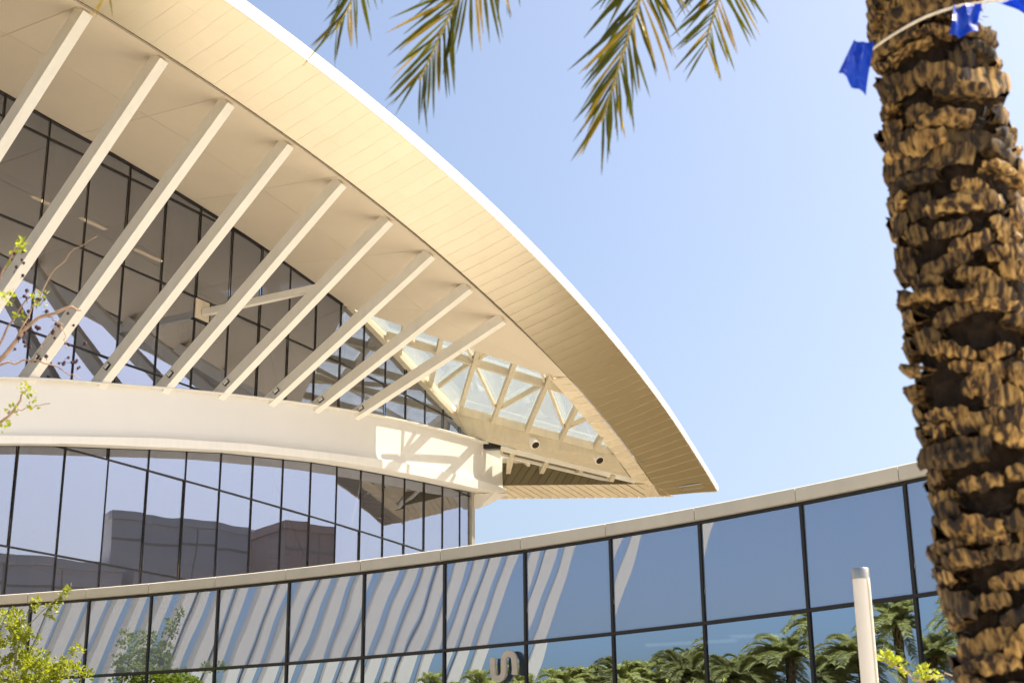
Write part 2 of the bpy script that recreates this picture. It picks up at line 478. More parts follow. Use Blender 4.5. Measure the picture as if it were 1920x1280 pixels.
# ---- glazed wall: corner post carries the panes, mullions and transoms
b = HB()
pE = off(S_END + 0.22, -0.05)
b.beam((pE.x, pE.y, 0), (pE.x, pE.y, zWall(S_END) - 0.4), 0.42, 0.34, side=tang(S_END))
gw = b.build('glazed_wall', MAT['post'], hall)
tag(gw, label='grey beige corner post of the curved glass wall')
random.seed(3)
for i in range(len(COLS) - 1):
    a, c = COLS[i], COLS[i + 1]
    za, zc = zWall(a) + 0.05, zWall(c) + 0.05
    for r in range(len(ROW)):
        z0 = ROW[r]
        z1 = ROW[r + 1] if r + 1 < len(ROW) else 99
        if z1 < zBot(a) - 9: continue            # far below the front building's roof
        if z0 > max(za, zc) - 0.1: continue
        # pane outline in (s, z), clipped by the sloping wall head
        poly = [(a + 0.03, z0 + 0.03), (c - 0.03, z0 + 0.03), (c - 0.03, min(z1 - 0.03, zc)), (a + 0.03, min(z1 - 0.03, za))]
        if poly[2][1] <= z0 + 0.05:
            k = (za - z0 - 0.03) / (za - zc)
            poly = [poly[0], (a + (c - a) * k, z0 + 0.03), poly[3]]
        # hidden wholly behind the band
        if z1 < zTop(a) - 0.2 and z0 > zBot(c) + 0.4: continue
        da, dc = random.gauss(0, 0.011), random.gauss(0, 0.011)
        dz = random.gauss(0, 0.0018)
        pts = []
        for (s_, z_) in poly:
            w = wall(min(s_, S_END))
            d = (da if s_ < (a + c) / 2 else dc) + dz * (z_ - z0) / 3.9
            q = wall(a) + (wall(c) - wall(a)) * ((s_ - a) / (c - a)) + norm((a + c) / 2) * d
            pts.append(Vector((q.x, q.y, z_)))
        mb = HB()
        n = len(pts)
        th = norm((a + c) / 2) * -0.024
        mb.add(pts + [p + th for p in pts], [tuple(range(n)), tuple(range(2 * n - 1, n - 1, -1))] + [(k, k + n, (k + 1) % n + n, (k + 1) % n) for k in range(n)])
        mb.build('pane', MAT['hallglass'], gw)
for i, c in enumerate(COLS[:-1]):
    mb = HB()
    p = off(c, 0.03)
    mb.beam((p.x, p.y, ROW[1]), (p.x, p.y, zWall(c)), 0.042, 0.045, side=tang(c))
    mb.build('mullion', MAT['frame'], gw)
for r in range(2, len(ROW)):
    mb = HB()
    z = ROW[r]
    run = []
    for k in range(len(COLS) - 1):
        if max(zWall(COLS[k]), zWall(COLS[k + 1])) < z: continue
        p, q = off(COLS[k], 0.02, z), off(COLS[k + 1], 0.02, z)
        if zWall(COLS[k + 1]) < z:
            f = (zWall(COLS[k]) - z) / (zWall(COLS[k]) - zWall(COLS[k + 1]))
            q = p + (q - p) * f
        mb.beam(p, q, 0.05, 0.065)
    mb.build('transom', MAT['frame'], gw)
# dark head trim under the soffit
mb = HB()
ss = [8 + 0.8 * k for k in range(int((42.8 - 8) / 0.8) + 1)]
for a, c in zip(ss, ss[1:]):
    mb.beam(off(a, 0.03, zWall(a) - 0.03), off(c, 0.03, zWall(c) - 0.03), 0.10, 0.10)
mb.build('head_trim', MAT['frame'], gw)
# anchor plate in the upper glazing
mb = HB()
p, q = off(31.62, 0.03), off(32.5, 0.03)
mb.slab([[(p.x, p.y, 21.27), (q.x, q.y, 21.27)], [(p.x, p.y, 22.15), (q.x, q.y, 22.15)]], norm(32) * 0.05)
ap = mb.build('anchor_plate', MAT['soffit'], gw)
mb = HB()
q = off(32.5, 0.06)
mb.beam((q.x, q.y, ROW[5] + 2.9), (q.x, q.y, 22.2), 0.05, 0.1, side=tang(32))
mb.beam(off(31.55, 0.05, 21.24), off(32.55, 0.05, 21.24), 0.1, 0.05)
mb.build('anchor_frame', MAT['frame'], gw)

# ---- white curved band with its lip
def band_sec(s):
    zt, zl = zTop(s), zLip(s)
    h = zt - zl
    return [(0.14, zt - 0.04), (1.45, zt), (1.47, zt - 0.03), (1.46, zt - 0.06), (1.2, zt - 0.065), (1.2, zl + h * 0.55), (1.205, zl + h * 0.30), (1.22, zl + h * 0.16), (1.26, zl + h * 0.07), (1.33, zl + h * 0.02), (1.42, zl)]
BS = [4 + 0.55 * k for k in range(int((58.2 - 4) / 0.55) + 1)] + [58.3]
b = HB()
b.grid([[off(s, d, z) for d, z in band_sec(s)] for s in BS])
endp = [off(58.3, d, z) for d, z in band_sec(58.3)]
endp += [off(58.3, 1.4, zBot(58.3)), off(58.3, 0.1, zBot(58.3) + 0.02)]
b.add(endp, [tuple(range(len(endp)))])
band = b.build('spandrel_band', MAT['band'], hall, smooth=35)
tag(band, label='smooth white curved band rising across the glass')
b = HB()
b.grid([[off(s, 1.42, zLip(s) + 0.005), off(s, 1.47, zLip(s) - 0.02), off(s, 1.47, zBot(s)), off(s, 1.3, zBot(s) - 0.02), off(s, 0.1, zBot(s) + 0.1)] for s in BS])
b.build('lip', MAT['strut'], band, smooth=35)
# wedge bracket under the band's end, wrapping the corner
b = HB()
z1 = zBot(56.9) - 0.03
A0, A1, A2 = off(56.75, 0.15, z1), off(56.75, 1.35, z1), off(58.5, 1.5, z1 + 0.22)
A3 = off(58.5, -0.6, z1 + 0.2)
C0, C1 = off(56.75, 0.1, z1 - 0.85), off(56.75, 0.5, z1 - 0.8)
C3, C2 = off(57.2, -0.7, z1 - 0.8), off(57.7, 0.4, z1 - 0.5)
b.hexa([C0, C1, C2, C3, A0, A1, A2, A3])
b.build('end_bracket', MAT['band'], band)

# ---- soffit boards between wall head and canopy edge
A_ = off(42.8, 0.0, zWall(42.8)); B_ = E(49.85)
fan = lambda s: -float(np.interp(s, [0, 23, 29.35, 35.9, 40, 42.34], [1.5, 1.5, 1.65, 1.9, 1.2, 0.46]))
def soff(s, u):
    if s <= 42.34:
        m = s - fan(s)
        a = off(m, -0.1, zWall(m) + 0.02)
    else:
        a = A_ + (B_ - A_) * ((s - 42.34) / (49.85 - 42.34))
    return a.lerp(E(s), u)
seams = [4.0, 10.3, 16.72, 23.06, 29.4, 35.87, 42.34, 49.83]
b = HB()
rows = []
for k in range(0, 103):
    s = 4 + 45.75 * k / 102
    rows.append([soff(s, u) + Vector((0, 0, 0.09)) for u in (0, 0.5, 1.0)])
b.slab(rows, (0, 0, 0.3))
sf = b.build('soffit', MAT['joint'], hall)
for s0, s1 in zip(seams, seams[1:]):
    for u0, u1 in ((0.0, 0.5), (0.5, 1.0)):
        mb = HB()
        rows = []
        n = 14
        for k in range(n + 1):
            s = s0 + (s1 - s0) * k / n
            s = min(max(s, s0 + 0.010), s1 - 0.010)
            g0 = 0.0011 if u0 > 0 else 0.0
            g1 = 0.0011 if u1 < 1 else 0.014
            rows.append([soff(s, u) for u in np.linspace(u0 + g0, u1 - g1, 4)])
        mb.slab(rows, (0, 0, 0.085))
        mb.build('soffit_panel', MAT['soffit'], sf, smooth=40)
# closing edge of the soffit towards the skylight
mb = HB()
mb.beam(A_ + Vector((0, 0, 0.32)), B_ + Vector((0, 0, 0.36)), 0.06, 0.62)
mb.build('edge_trim', MAT['soffit'], sf)

# ---- canopy rim: structural core, then lapped panels underneath, pale strip, white fascia
RISE, WID = 0.87, 2.90
def rimp(s, v):
    k = max(0.0, (s - 45) / (SE - 45))
    s2 = s + v * 1.75 * k ** 6
    return off(s2, OFFE + WID * v, zEdge(s2) + RISE * v)
b = HB()
rows = []
for k in range(0, 151):
    s = 4 + (SE - 4) * k / 150
    p0, p1 = rimp(s, 0.02), rimp(s, 0.995)
    h = 0.46 * (1 - 0.35 * max(0, (s - 40) / 24))
    rows.append([p0 + Vector((0, 0, 0.07)), p1 + Vector((0, 0, 0.07)), p1 + Vector((0, 0, h)), p0 + Vector((0, 0, 1.3))])
b.grid(rows, close=True)
b.add(rows[0], [(0, 1, 2, 3)]); b.add(rows[-1], [(0, 1, 2, 3)])
rim = b.build('canopy_rim', MAT['rimjoint'], hall)
tag(rim, label='sweeping canopy rim clad in champagne coloured panels')
random.seed(11)
sp = 0.72
ns = int((SE - 5) / sp)
for k in range(ns):
    for c, (v0, v1) in enumerate(((0.0, 0.335), (0.335, 0.67), (0.67, 1.0))):
        if c == 2 and k < 0: continue
        sh = (0.0, 0.035, 0.01)[c]
        s0 = SE - sp * (k + 1) + sh; s1 = SE - sp * k + sh
        if k == 0: s1 = SE
        if s0 < 14.5: continue
        g = 0.0012
        j0, j1 = random.uniform(-0.0012, 0.0012), random.uniform(-0.0012, 0.0012)
        lap = 0.0015 + 0.006 * min(1.0, max(0.0, (s0 - 33) / 18))
        mb = HB()
        va, vb = (v0 + (0.012 if c == 0 else 0.0002)), v1 - (0.0002 if c < 2 else 0.0)
        rows = []
        for s, dz in ((s0 + g, -lap + j0), ((s0 + s1) / 2, -lap * 0.3 + (j0 + j1) / 2), (s1 - g, lap + j1)):
            rows.append([rimp(s, va) + Vector((0, 0, dz)), rimp(s, (va + vb) / 2) + Vector((0, 0, dz)), rimp(s, vb) + Vector((0, 0, dz))])
        mb.slab(rows, (0, 0, 0.055))
        mb.build('rim_panel', MAT['rim'], rim)
# far-left remainder outside the picture: one sheet
b = HB()
b.slab([[rimp(s, v) for v in (0.012, 0.5, 1.0)] for s in np.linspace(4, 15.25, 14)], (0, 0, 0.05))
b.build('rim_sheet', MAT['rim'], rim)
# white fascia, joined of lengths
fs = [4.0 + 3.0 * k for k in range(20)] + [SE]
for a, c in zip(fs, fs[1:]):
    mb = HB()
    rows = []
    for k in range(7):
        s = a + 0.002 + (c - a - 0.004) * k / 6
        h = 0.44 * (1 - 0.42 * max(0, (s - 38) / 26))
        p = rimp(s, 1.0)
        n = norm(s)
        rows.append([p + n * 0.0 + Vector((0, 0, -0.03)), p + n * 0.05 + Vector((0, 0, -0.03)), p + n * 0.10 + Vector((0, 0, h)), p - n * 0.25 + Vector((0, 0, h + 0.03))])
    mb.grid(rows, close=True)
    mb.add(rows[0], [(0, 1, 2, 3)]); mb.add(rows[-1], [(3, 2, 1, 0)])
    mb.build('fascia', MAT['fascia'], rim)
# recessed light near the tip
p = rimp(62.6, 0.42); q = rimp(62.6, 0.80)
mb = HB()
dn = Vector((0, 0, -0.03))
e1 = (q - p); e2 = tang(60) * 0.62
fr = [p + dn, p + e1 + dn, p + e1 + e2 * 0.9 + dn + Vector((0, 0, -0.10)), p + e2 * 0.9 + dn + Vector((0, 0, -0.10))]
for i in range(4):
    mb.beam(fr[i] - (fr[(i+1) % 4] - fr[i]).normalized() * 0.05, fr[(i + 1) % 4], 0.12, 0.06)
rl = mb.build('recessed_light', MAT['rim'], rim)
mb = HB(); c0 = (fr[0] + fr[1] + fr[2] + fr[3]) / 4
mb.slab([[c0.lerp(fr[0], 0.86), c0.lerp(fr[1], 0.86)], [c0.lerp(fr[3], 0.86), c0.lerp(fr[2], 0.86)]], (0, 0, 0.012))
mb.build('lens', MAT['rimjoint'], rl)

# ---- pale plank strip along the inside of the rim, near side
STW = 0.92
def stripp(s, u):
    return off(s, OFFE - STW * u, zEdge(s) + 0.004 * u)
ts = [48.95 + 0.72 * k for k in range(18)] + [61.9]
for a, c in zip(ts, ts[1:]):
    mb = HB()
    j = random.uniform(-0.008, 0.008)
    mb.slab([[stripp(a + 0.02, 0.012) + Vector((0, 0, j - 0.02)), stripp(a + 0.02 + 0.12, 1.0) + Vector((0, 0, j - 0.02))],
             [stripp(c - 0.012, 0.012) + Vector((0, 0, j)), stripp(c - 0.012 + 0.12, 1.0) + Vector((0, 0, j))]], (0, 0, 0.06))
    mb.build('strip_plank', MAT['plank'], rim)
# corner plank and far side strip
zf = 18.61 + EYE
FI, FO = 80.6, 82.35
K0, K1 = stripp(61.92, 1.0), E(SE)
FIz, FOz = K0.z, K1.z - 0.02
mb = HB()
mb.slab([[stripp(61.94, 0.012), K0 + tang(60) * 0.14], [K1 + Vector((-0.02, -0.02, 0)), Vector((K0.x + 0.55, FO - 0.2, FOz + 0.01))]], (0, 0, 0.05))
mb.build('corner_plank', MAT['plank'], rim)
KX = K0.x
nfar = 24
for k in range(-2, nfar):
    up_ = 0.03 if k < 1 else 0.0
    x0 = KX - 0.2 - 0.50 * k; x1 = x0 - 0.452
    mb = HB()
    mb.slab([[(x0, FI, FIz + up_), (x0 + 1.35, FO, FOz + up_)], [(x1, FI, FIz + 0.012 + up_), (x1 + 1.35, FO, FOz + 0.012 + up_)]], (0, 0, 0.05))
    mb.build('far_strip_plank', MAT['plank'], rim)
# far rim core and its white fascia outside
b = HB()
b.hexa([(KX - 14, FI + 0.03, FIz + 0.06), (KX + 0.9, FI + 0.05, FIz + 0.06), (KX + 1.5, FO - 0.05, FOz + 0.06), (KX - 14, FO - 0.05, FOz + 0.06),
        (KX - 14, FI + 0.05, 20.5), (KX + 0.9, FI + 0.05, 20.4), (KX + 1.5, FO - 0.05, 19.4), (KX - 14, FO - 0.05, 19.9)])
b.build('far_rim_core', MAT['joint'], rim)
tipv = rimp(SE, 1.0)
mb = HB()
mb.slab([[(KX - 14, FO + 0.02, FOz - 0.03), (tipv.x, tipv.y + 0.02, tipv.z - 0.05)], [(KX - 14, FO + 0.35, FOz + 0.75), (tipv.x, tipv.y + 0.05, tipv.z + 0.3)]], (0, 0.08, 0))
mb.build('far_fascia', MAT['fascia'], rim)
mb = HB()
mb.slab([[(K1.x - 0.9, K1.y + 0.12, FOz + 0.03), (tipv.x, tipv.y, tipv.z)], [(K1.x - 0.9, K1.y + 0.12, FOz + 0.7), (tipv.x - 0.3, tipv.y, tipv.z + 0.3)]], (0, 0.05, 0))
mb.build('tip_closure', MAT['rim'], rim)
# dark olive upstand planks on the far side
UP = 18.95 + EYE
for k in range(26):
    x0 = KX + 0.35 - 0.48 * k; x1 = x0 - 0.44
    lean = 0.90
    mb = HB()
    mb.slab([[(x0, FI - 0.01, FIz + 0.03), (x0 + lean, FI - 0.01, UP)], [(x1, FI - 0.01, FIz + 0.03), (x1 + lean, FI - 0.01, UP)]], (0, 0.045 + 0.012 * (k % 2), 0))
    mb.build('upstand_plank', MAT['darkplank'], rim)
# near upstand (faces the skylight)
def zsk(x, y): return 30.9454 - 0.267711 * x - 0.142239 * y + EYE
mb = HB()
rows = []
for s in np.linspace(48.8, 62.0, 20):
    p = stripp(s, 1.0)
    rows.append([p + Vector((0, 0, 0.03)), Vector((p.x, p.y, max(zsk(p.x, p.y) + 0.5, p.z + 0.6)))])
mb.slab(rows, norm(60) * 0.06)
mb.build('near_upstand', MAT['plank'], rim)

# ---- roof over the hall and over the rim
b = HB()
rows = []
for s in np.linspace(4, 49.83, 60):
    o_ = rimp(s, 0.93); h = 0.5
    if s <= 42.34:
        m = s - fan(s); w = off(m, -14, zWall(m) + 2.6)
        mid = off(m, 0.0, zWall(m) + 2.2)
    else:
        q = A_ + (B_ - A_) * ((s - 42.34) / 7.49)
        mid = q + Vector((0, 0, 1.9 - 1.1 * (s - 42.34) / 7.49)); w = mid
    rows.append([w, mid, Vector((o_.x, o_.y, o_.z + 0.35))])
b.grid(rows)
b.build('roof', MAT['roof'], hall)
b = HB()
rows = [[off(s, -14, zWall(42.8) + 2.6), off(s, -0.12, max(zWall(s), zsk(*off(s, 0)[:2])) + 0.75)] for s in np.linspace(42.8, 57, 12)]
b.grid(rows)
b.build('roof_flank', MAT['roof'], hall)

# ---- skylight: box girder, rafters, purlin, diagonals, edge beam, panes
G0, G1 = Vector((-3.14, 77.0, 0)), Vector((6.35, 77.58, 0))
def gir(t, z): 
    p = G0.lerp(G1, t); return Vector((p.x, p.y, zsk(p.x, p.y) + z))
gd = (G1 - G0).normalized(); gn = Vector((gd.y, -gd.x, 0))   # gn faces the camera side
W00, W01 = gir(0.0, 0.0), Vector((5.66, 77.66, 20.10))
W10, W11 = Vector((-2.40, 77.3, 21.22)), Vector((6.62, 79.95, 19.46))
bk = Vector((0.0, 0.22, 0.06))
mb = HB()
mb.hexa([W10, W11, W11 + bk, W10 + bk, W00, W01, W01 + bk, W00 + bk])
sk = mb.build('skylight_girder', MAT['steel'], hall)
tag(sk, label='cream steel girder carrying the skylight')
mb = HB()
mb.beam(W00 + Vector((0, -0.06, 0.03)), W01 + Vector((0, -0.06, 0.03)), 0.22, 0.06)
mb.build('top_flange', MAT['steel'], sk)
mb = HB()
mb.beam(W00 + Vector((0, 0.06, 0.30)), W01 + Vector((0, 0.06, 0.30)), 0.10, 0.50)
mb.build('glazing_kerb', MAT['steel'], sk)
F0, F1 = Vector((-0.68, 77.8, 20.70)), Vector((6.93, 80.45, 19.36))
for dy, dz in ((0.0, 0.0), (1.25, -0.02)):
    mb = HB(); mb.beam(F0 + Vector((0, dy, dz)), F1 + Vector((-0.5 * dy, dy * 0.35, dz)), 0.16, 0.24); mb.build('flange_edge', MAT['strut'], sk)
mb = HB(); mb.slab([[F0 + Vector((0, 0.05, 0.02)), F1 + Vector((0, 0.03, 0.02))], [F0 + Vector((0, 1.2, 0.0)), F1 + Vector((-0.6, 0.42, 0.0))]], (0, 0, 0.06)); mb.build('flange_plate', MAT['darkplank'], sk)
mb = HB(); mb.beam(F0 + Vector((0.05, 0.1, -0.3)), F0 + Vector((0.05, 0.1, 0.1)), 0.14, 0.14, side=(1, 0, 0)); mb.build('stub_post', MAT['steel'], sk)
def line_x(i, y): return -2.22 + 1.87 * (i - 1) - 0.146 * (y - 72)
def isect_AB(i):
    # rafter line i with the soffit end line
    t = 0.0
    for _ in range(60):
        p = A_ + (B_ - A_) * t
        t += (line_x(i, p.y) - p.x) / (B_.x - A_.x + 0.146 * (B_.y - A_.y))
    return p.y
def isect_wall(i):
    ys = np.linspace(66, 90, 481)
    d = [line_x(i, y) - np.polyval(CO, y) for y in ys]
    for k in range(len(ys) - 1):
        if d[k] > 0 >= d[k + 1]: return float(ys[k])
    return 77.2
def isect_T(i):
    ss = np.linspace(47.5, 62, 321)
    for s in ss:
        p = stripp(s, 1.0)
        if p.x > line_x(i, p.y): return p.y
    return 77.2
RW, RH = 0.22, 0.36
def rafter(p, q, w=RW, h=RH, name='rafter', dz=0.0):
    mb = HB()
    P = Vector((p[0], p[1], zsk(*p) + h / 2 + dz)); Q = Vector((q[0], q[1], zsk(*q) + h / 2 + dz))
    mb.beam(P, Q, w, h)
    return mb.build(name, MAT['steel'], sk)
ends = {}
for i in range(-1, 6):
    ya = isect_AB(i) - 0.2 if i <= 3 else isect_T(i) - 0.2
    yb = min(isect_wall(i), 77.15)
    ends[i] = (ya, yb)
    if yb - ya > 0.6:
        rafter((line_x(i, ya), ya), (line_x(i, yb), yb))
# purlin line parallel to the soffit end
H0, H1 = Vector((-6.4, 69.5, 0)), Vector((2.85, 70.88, 0))
rafter((H0.x, H0.y), (H1.x, H1.y), 0.26, 0.36, 'purlin', 0.04)
for p, q in (((-3.95, 74.3), (-2.1, 70.25)), ((-1.75, 69.7), (-1.1, 68.3)), ((-1.9, 70.4), (-0.92, 75.3)), ((-2.3, 68.4), (-2.0, 69.85)), ((-0.75, 75.3), (1.55, 70.8)),
             ((1.45, 68.9), (1.62, 70.3)), ((1.85, 70.9), (2.75, 75.6)), ((3.0, 75.4), (4.05, 73.45)), ((1.9, 70.3), (2.3, 69.5)), ((-5.5, 67.2), (-5.0, 69.5))):
    rafter(p, q, 0.14, 0.24, 'diagonal', 0.12)
# short far rafters between the girder and the far upstand
for x in (-2.2, -0.3, 1.6, 3.5, 5.3):
    yb_ = 77.65 + max(0.0, x + 2.4) / 9.07 * 2.65; mb = HB(); mb.beam((x + 0.32, yb_, zsk(x, 77.6) - 0.75), (x, FI - 0.05, UP - 0.55), 0.26, 0.40); mb.build('far_rafter', MAT['steel'], sk)
for x in (-0.05, 1.9):
    yb_ = 77.65 + max(0.0, x + 2.4) / 9.07 * 2.65; mb = HB(); mb.beam((x, yb_, zsk(x, 77.6) - 0.6), (x + 0.95, FI - 0.05, UP - 0.2), 0.17, 0.24); mb.build('far_diagonal', MAT['steel'], sk)
mb = HB(); mb.beam((-4.5, FI - 0.06, UP + 0.05), (KX + 0.2, FI - 0.06, UP + 0.05), 0.14, 0.26); mb.build('far_kerb', MAT['steel'], sk)
for k in range(6):
    x0 = -4.1 + 1.9 * k; x1 = x0 + 1.88
    mb = HB(); mb.slab([[(x0, 77.9, zsk(x0, 77.6) + 0.2), (x0, FI, UP + 0.22)], [(x1, 77.9, zsk(x1, 77.6) + 0.2), (x1, FI, UP + 0.22)]], (0, 0, 0.02)); mb.build('skylight_pane', MAT['skyglass'], sk)
# edge beam and cream upstand along the wall head
mb = HB()
ss = [42.8 + (56.9 - 42.8) * k / 14 for k in range(15)]
for a, c in zip(ss, ss[1:]):
    mb.beam(off(a, 0.12, zWall(a) + 0.10), off(c, 0.12, zWall(c) + 0.10), 0.34, 0.30)
mb.build('edge_beam', MAT['steel'], sk)
mb = HB()
rows = []
for s in ss:
    w = off(s, 0.02); zt = max(zsk(w.x, w.y) + 0.55, zWall(s) + 0.5)
    rows.append([off(s, 0.02, zWall(s) + 0.2), off(s, 0.02, zt)])
mb.slab(rows, norm(50) * -0.1)
mb.build('wall_upstand', MAT['plank'], sk)
# near-black box standing in for the shaded cavity where girder meets band
mb = HB(); q = gir(0.16, -1.1); mb.box((q.x, q.y + 1.0, q.z - 0.05), (1.9, 0.4, 0.36), rz=math.atan2(gd.y, gd.x)); mb.build('cavity_shade_box', MAT['frame'], sk)
# panes between the rafters, on both sides of purlin and girder
_TT = [stripp(s, 1.0) for s in np.linspace(47.5, 62, 80)]
def xT(y): return float(np.interp(y, [p.y for p in _TT], [p.x for p in _TT])) + 0.02
def cut_y(i, P0, P1):
    # y where rafter line i crosses the line P0-P1
    lo, hi = -5.0, 5.0
    f = lambda t: (P0 + (P1 - P0) * t).x - line_x(i, (P0 + (P1 - P0) * t).y)
    for _ in range(60):
        m = (lo + hi) / 2
        if f(m) > 0: hi = m
        else: lo = m
    return (P0 + (P1 - P0) * lo).y
for i in range(-2, 7):
    Ls = []
    for j in (i, i + 1):
        ya = cut_y(j, A_, B_) - 0.1
        yh = cut_y(j, H0, H1); yg = cut_y(j, G0, G1)
        Ls.append((ya, yh, yg))
    for r in range(2):
        pts = []
        for (j, L, e) in ((i, Ls[0], 0.02), (i + 1, Ls[1], -0.02)):
            for y in (L[r] + 0.02, L[r + 1] - 0.02):
                pts.append((line_x(j, y) + e, y))
        quad = [pts[0], pts[2], pts[3], pts[1]]
        # keep the panes over the opening only
        def inside(p):
            x, y = p
            w = float(np.polyval(CO, y))
            return x > w - 0.3
        if not any(inside(p) for p in quad): continue
        if i >= 5 and r < 1: continue
        quad = [(min(max(x, float(np.polyval(CO, min(y, 80))) - 0.4), xT(y)), y) for x, y in quad]
        if abs(quad[1][0] - quad[0][0]) + abs(quad[2][0] - quad[3][0]) < 0.2: continue
        mb = HB()
        mb.slab([[(*quad[0], zsk(*quad[0]) + 0.5), (*quad[1], zsk(*quad[1]) + 0.5)], [(*quad[3], zsk(*quad[3]) + 0.5), (*quad[2], zsk(*quad[2]) + 0.5)]], (0, 0, 0.02))
        mb.build('skylight_pane', MAT['skyglass'], sk)

# ---- slanted struts from band to canopy edge
for k in range(-3, 9):
    st = 17.08 + 3.2025 * k
    sb = 22.34 + 3.28 * (k - 2)
    if sb < 5: continue
    P = off(sb, 0.72, zTop(sb) - 0.35)
    Q = off(st, OFFE - 0.38, zEdge(st) + 0.06)
    d = (Q - P).normalized()
    mb = HB()
    mb.beam(P, Q, 0.39, 0.48, side=tang((sb + st) / 2))
    so = mb.build('strut', MAT['strut'], hall)
    # small uplight on the near side face, just above the band
    f = P.lerp(Q, 0.105)
    sd = (tang(sb) - d * d.dot(tang(sb))).normalized()
    u = sd.cross(d)
    mb = HB()
    mb.beam(f - sd * 0.185 - d * 0.14, f - sd * 0.185 + d * 0.14, 0.2, 0.16, side=sd)
    mb.build('uplight_box', MAT['frame'], so)
    mb = HB()
    mb.beam(f - sd * 0.30 - d * 0.105, f - sd * 0.30 + d * 0.11, 0.03, 0.13, side=sd)
    mb.build('uplight_cover', MAT['fascia'], so)
# horizontal brace from the anchor plate to a strut
mb = HB()
mb.beam((-12.95, 57.13, 21.62), (-7.95, 55.1, 21.92), 0.24, 0.28)
mb.build('brace', MAT['strut'], hall)

# ---- inside of the hall
for k, z in enumerate((ROW[3] + 0.9, ROW[5] + 0.2)):
    b = HB()
    top = []
    b.slab([[off(s, -1.3 - 0.5 * k, z), off(s, -13.5, z)] for s in np.linspace(4, 55.5 - k * 5, 24)], (0, 0, 0.5))
    b.build('floor_slab', MAT['infloor'], hall)
b = HB()
b.slab([[off(s, -9.0 + 0.05 * s, 0.1), off(s, -9.0 + 0.05 * s, zWall(s) + 1.5)] for s in np.linspace(2, 56, 24)], norm(30) * -0.3)
b.build('inner_wall', MAT['inwall'], hall)
b = HB()
pA, pB = off(S_END + 0.3, -0.3), off(S_END - 1.0, -14)
b.slab([[(pA.x, pA.y, 0), (pA.x, pA.y, zWall(S_END) - 0.2)], [(pB.x, pB.y, 0), (pB.x, pB.y, zWall(S_END) + 1)]], norm(50).cross(Vector((0, 0, 1))) * -0.2)
b.build('end_wall', MAT['inwall'], hall)
for s in (12, 19, 26, 33, 40, 47, 53):
    mb = HB(); p = off(s, -2.4)
    mb.tube([(p.x, p.y, 0.1), (p.x, p.y, zWall(s) + 0.6)], 0.3, 14)
    mb.build('column', MAT['inwall'], hall, smooth=40)
# stair flight with railing behind the upper glass
for (s0, s1, z0, z1) in ((31, 38, ROW[5] + 0.7, ROW[6] + 1.5), (45, 39, ROW[3] + 1.4, ROW[5] + 0.6)):
    n = 18
    mb = HB()
    for k in range(n):
        t = k / n
        p = off(s0 + (s1 - s0) * t, -3.2); q = off(s0 + (s1 - s0) * t, -4.6)
        mb.beam((p.x, p.y, z0 + (z1 - z0) * t), (q.x, q.y, z0 + (z1 - z0) * t), 0.42, 0.16)
    mb.beam(off(s0, -3.15, z0 - 0.1), off(s1, -3.15, z1 - 0.1), 0.06, 0.34)
    stair = mb.build('stair_flight', MAT['infloor'], hall)
    mb = HB()
    for k in range(n + 1):
        t = k / n
        p = off(s0 + (s1 - s0) * t, -3.15)
        mb.beam((p.x, p.y, z0 + (z1 - z0) * t), (p.x, p.y, z0 + (z1 - z0) * t + 1.05), 0.035, 0.035, side=(1, 0, 0))
    mb.beam(off(s0, -3.15, z0 + 1.05), off(s1, -3.15, z1 + 1.05), 0.06, 0.06)
    mb.build('railing', MAT['indark'], stair)
for (s0, s1, z) in ((25.6, 27.6, 25.3), (28.2, 29.7, 25.3), (21.0, 22.8, 25.5), (31.5, 33.2, 25.0)):
    mb = HB(); mb.beam(off(s0, -3.5, z), off(s1, -3.5, z), 0.14, 0.07); mb.build('ceiling_lamp', MAT['bulb'], hall)

# ================================================================== floodlights on the girder
def floodlight(t, z, label):
    p = W00.lerp(W01, t).lerp(W10.lerp(W11, t), -z) + Vector((0, -0.03, 0))
    root = empty('floodlight', tuple(p))
    tag(root, label, 'floodlight', 'floodlights on the skylight girder')
    ax = (gn * 0.45 + Vector((0.30, -0.1, -0.72))).normalized()
    c = gn * 0.42 + Vector((0, 0, 0.02))
    mb = MB(); mb.tube([c - ax * 0.28, c - ax * 0.26, c + ax * 0.26, c + ax * 0.28], [0.22, 0.27, 0.27, 0.25], 20)
    mb.build('housing', MAT['strut'], root, smooth=40)
    mb = MB(); mb.tube([c + ax * 0.27, c + ax * 0.292], [0.215, 0.21], 20); mb.build('lens', MAT['lens'], root, smooth=40)
    mb = MB(); mb.beam((0, 0, 0.26), gn * 0.42 + Vector((0, 0, 0.26)), 0.12, 0.10); mb.box((gn.x * 0.03, gn.y * 0.03, 0.22), (0.22, 0.22, 0.3), rz=math.atan2(gd.y, gd.x)); mb.build('bracket', MAT['frame'], root)
floodlight(0.435, -0.52, 'round cream floodlight on the girder, the one nearer the glass wall')
floodlight(0.84, -0.45, 'round cream floodlight on the girder, the one nearer the canopy tip')

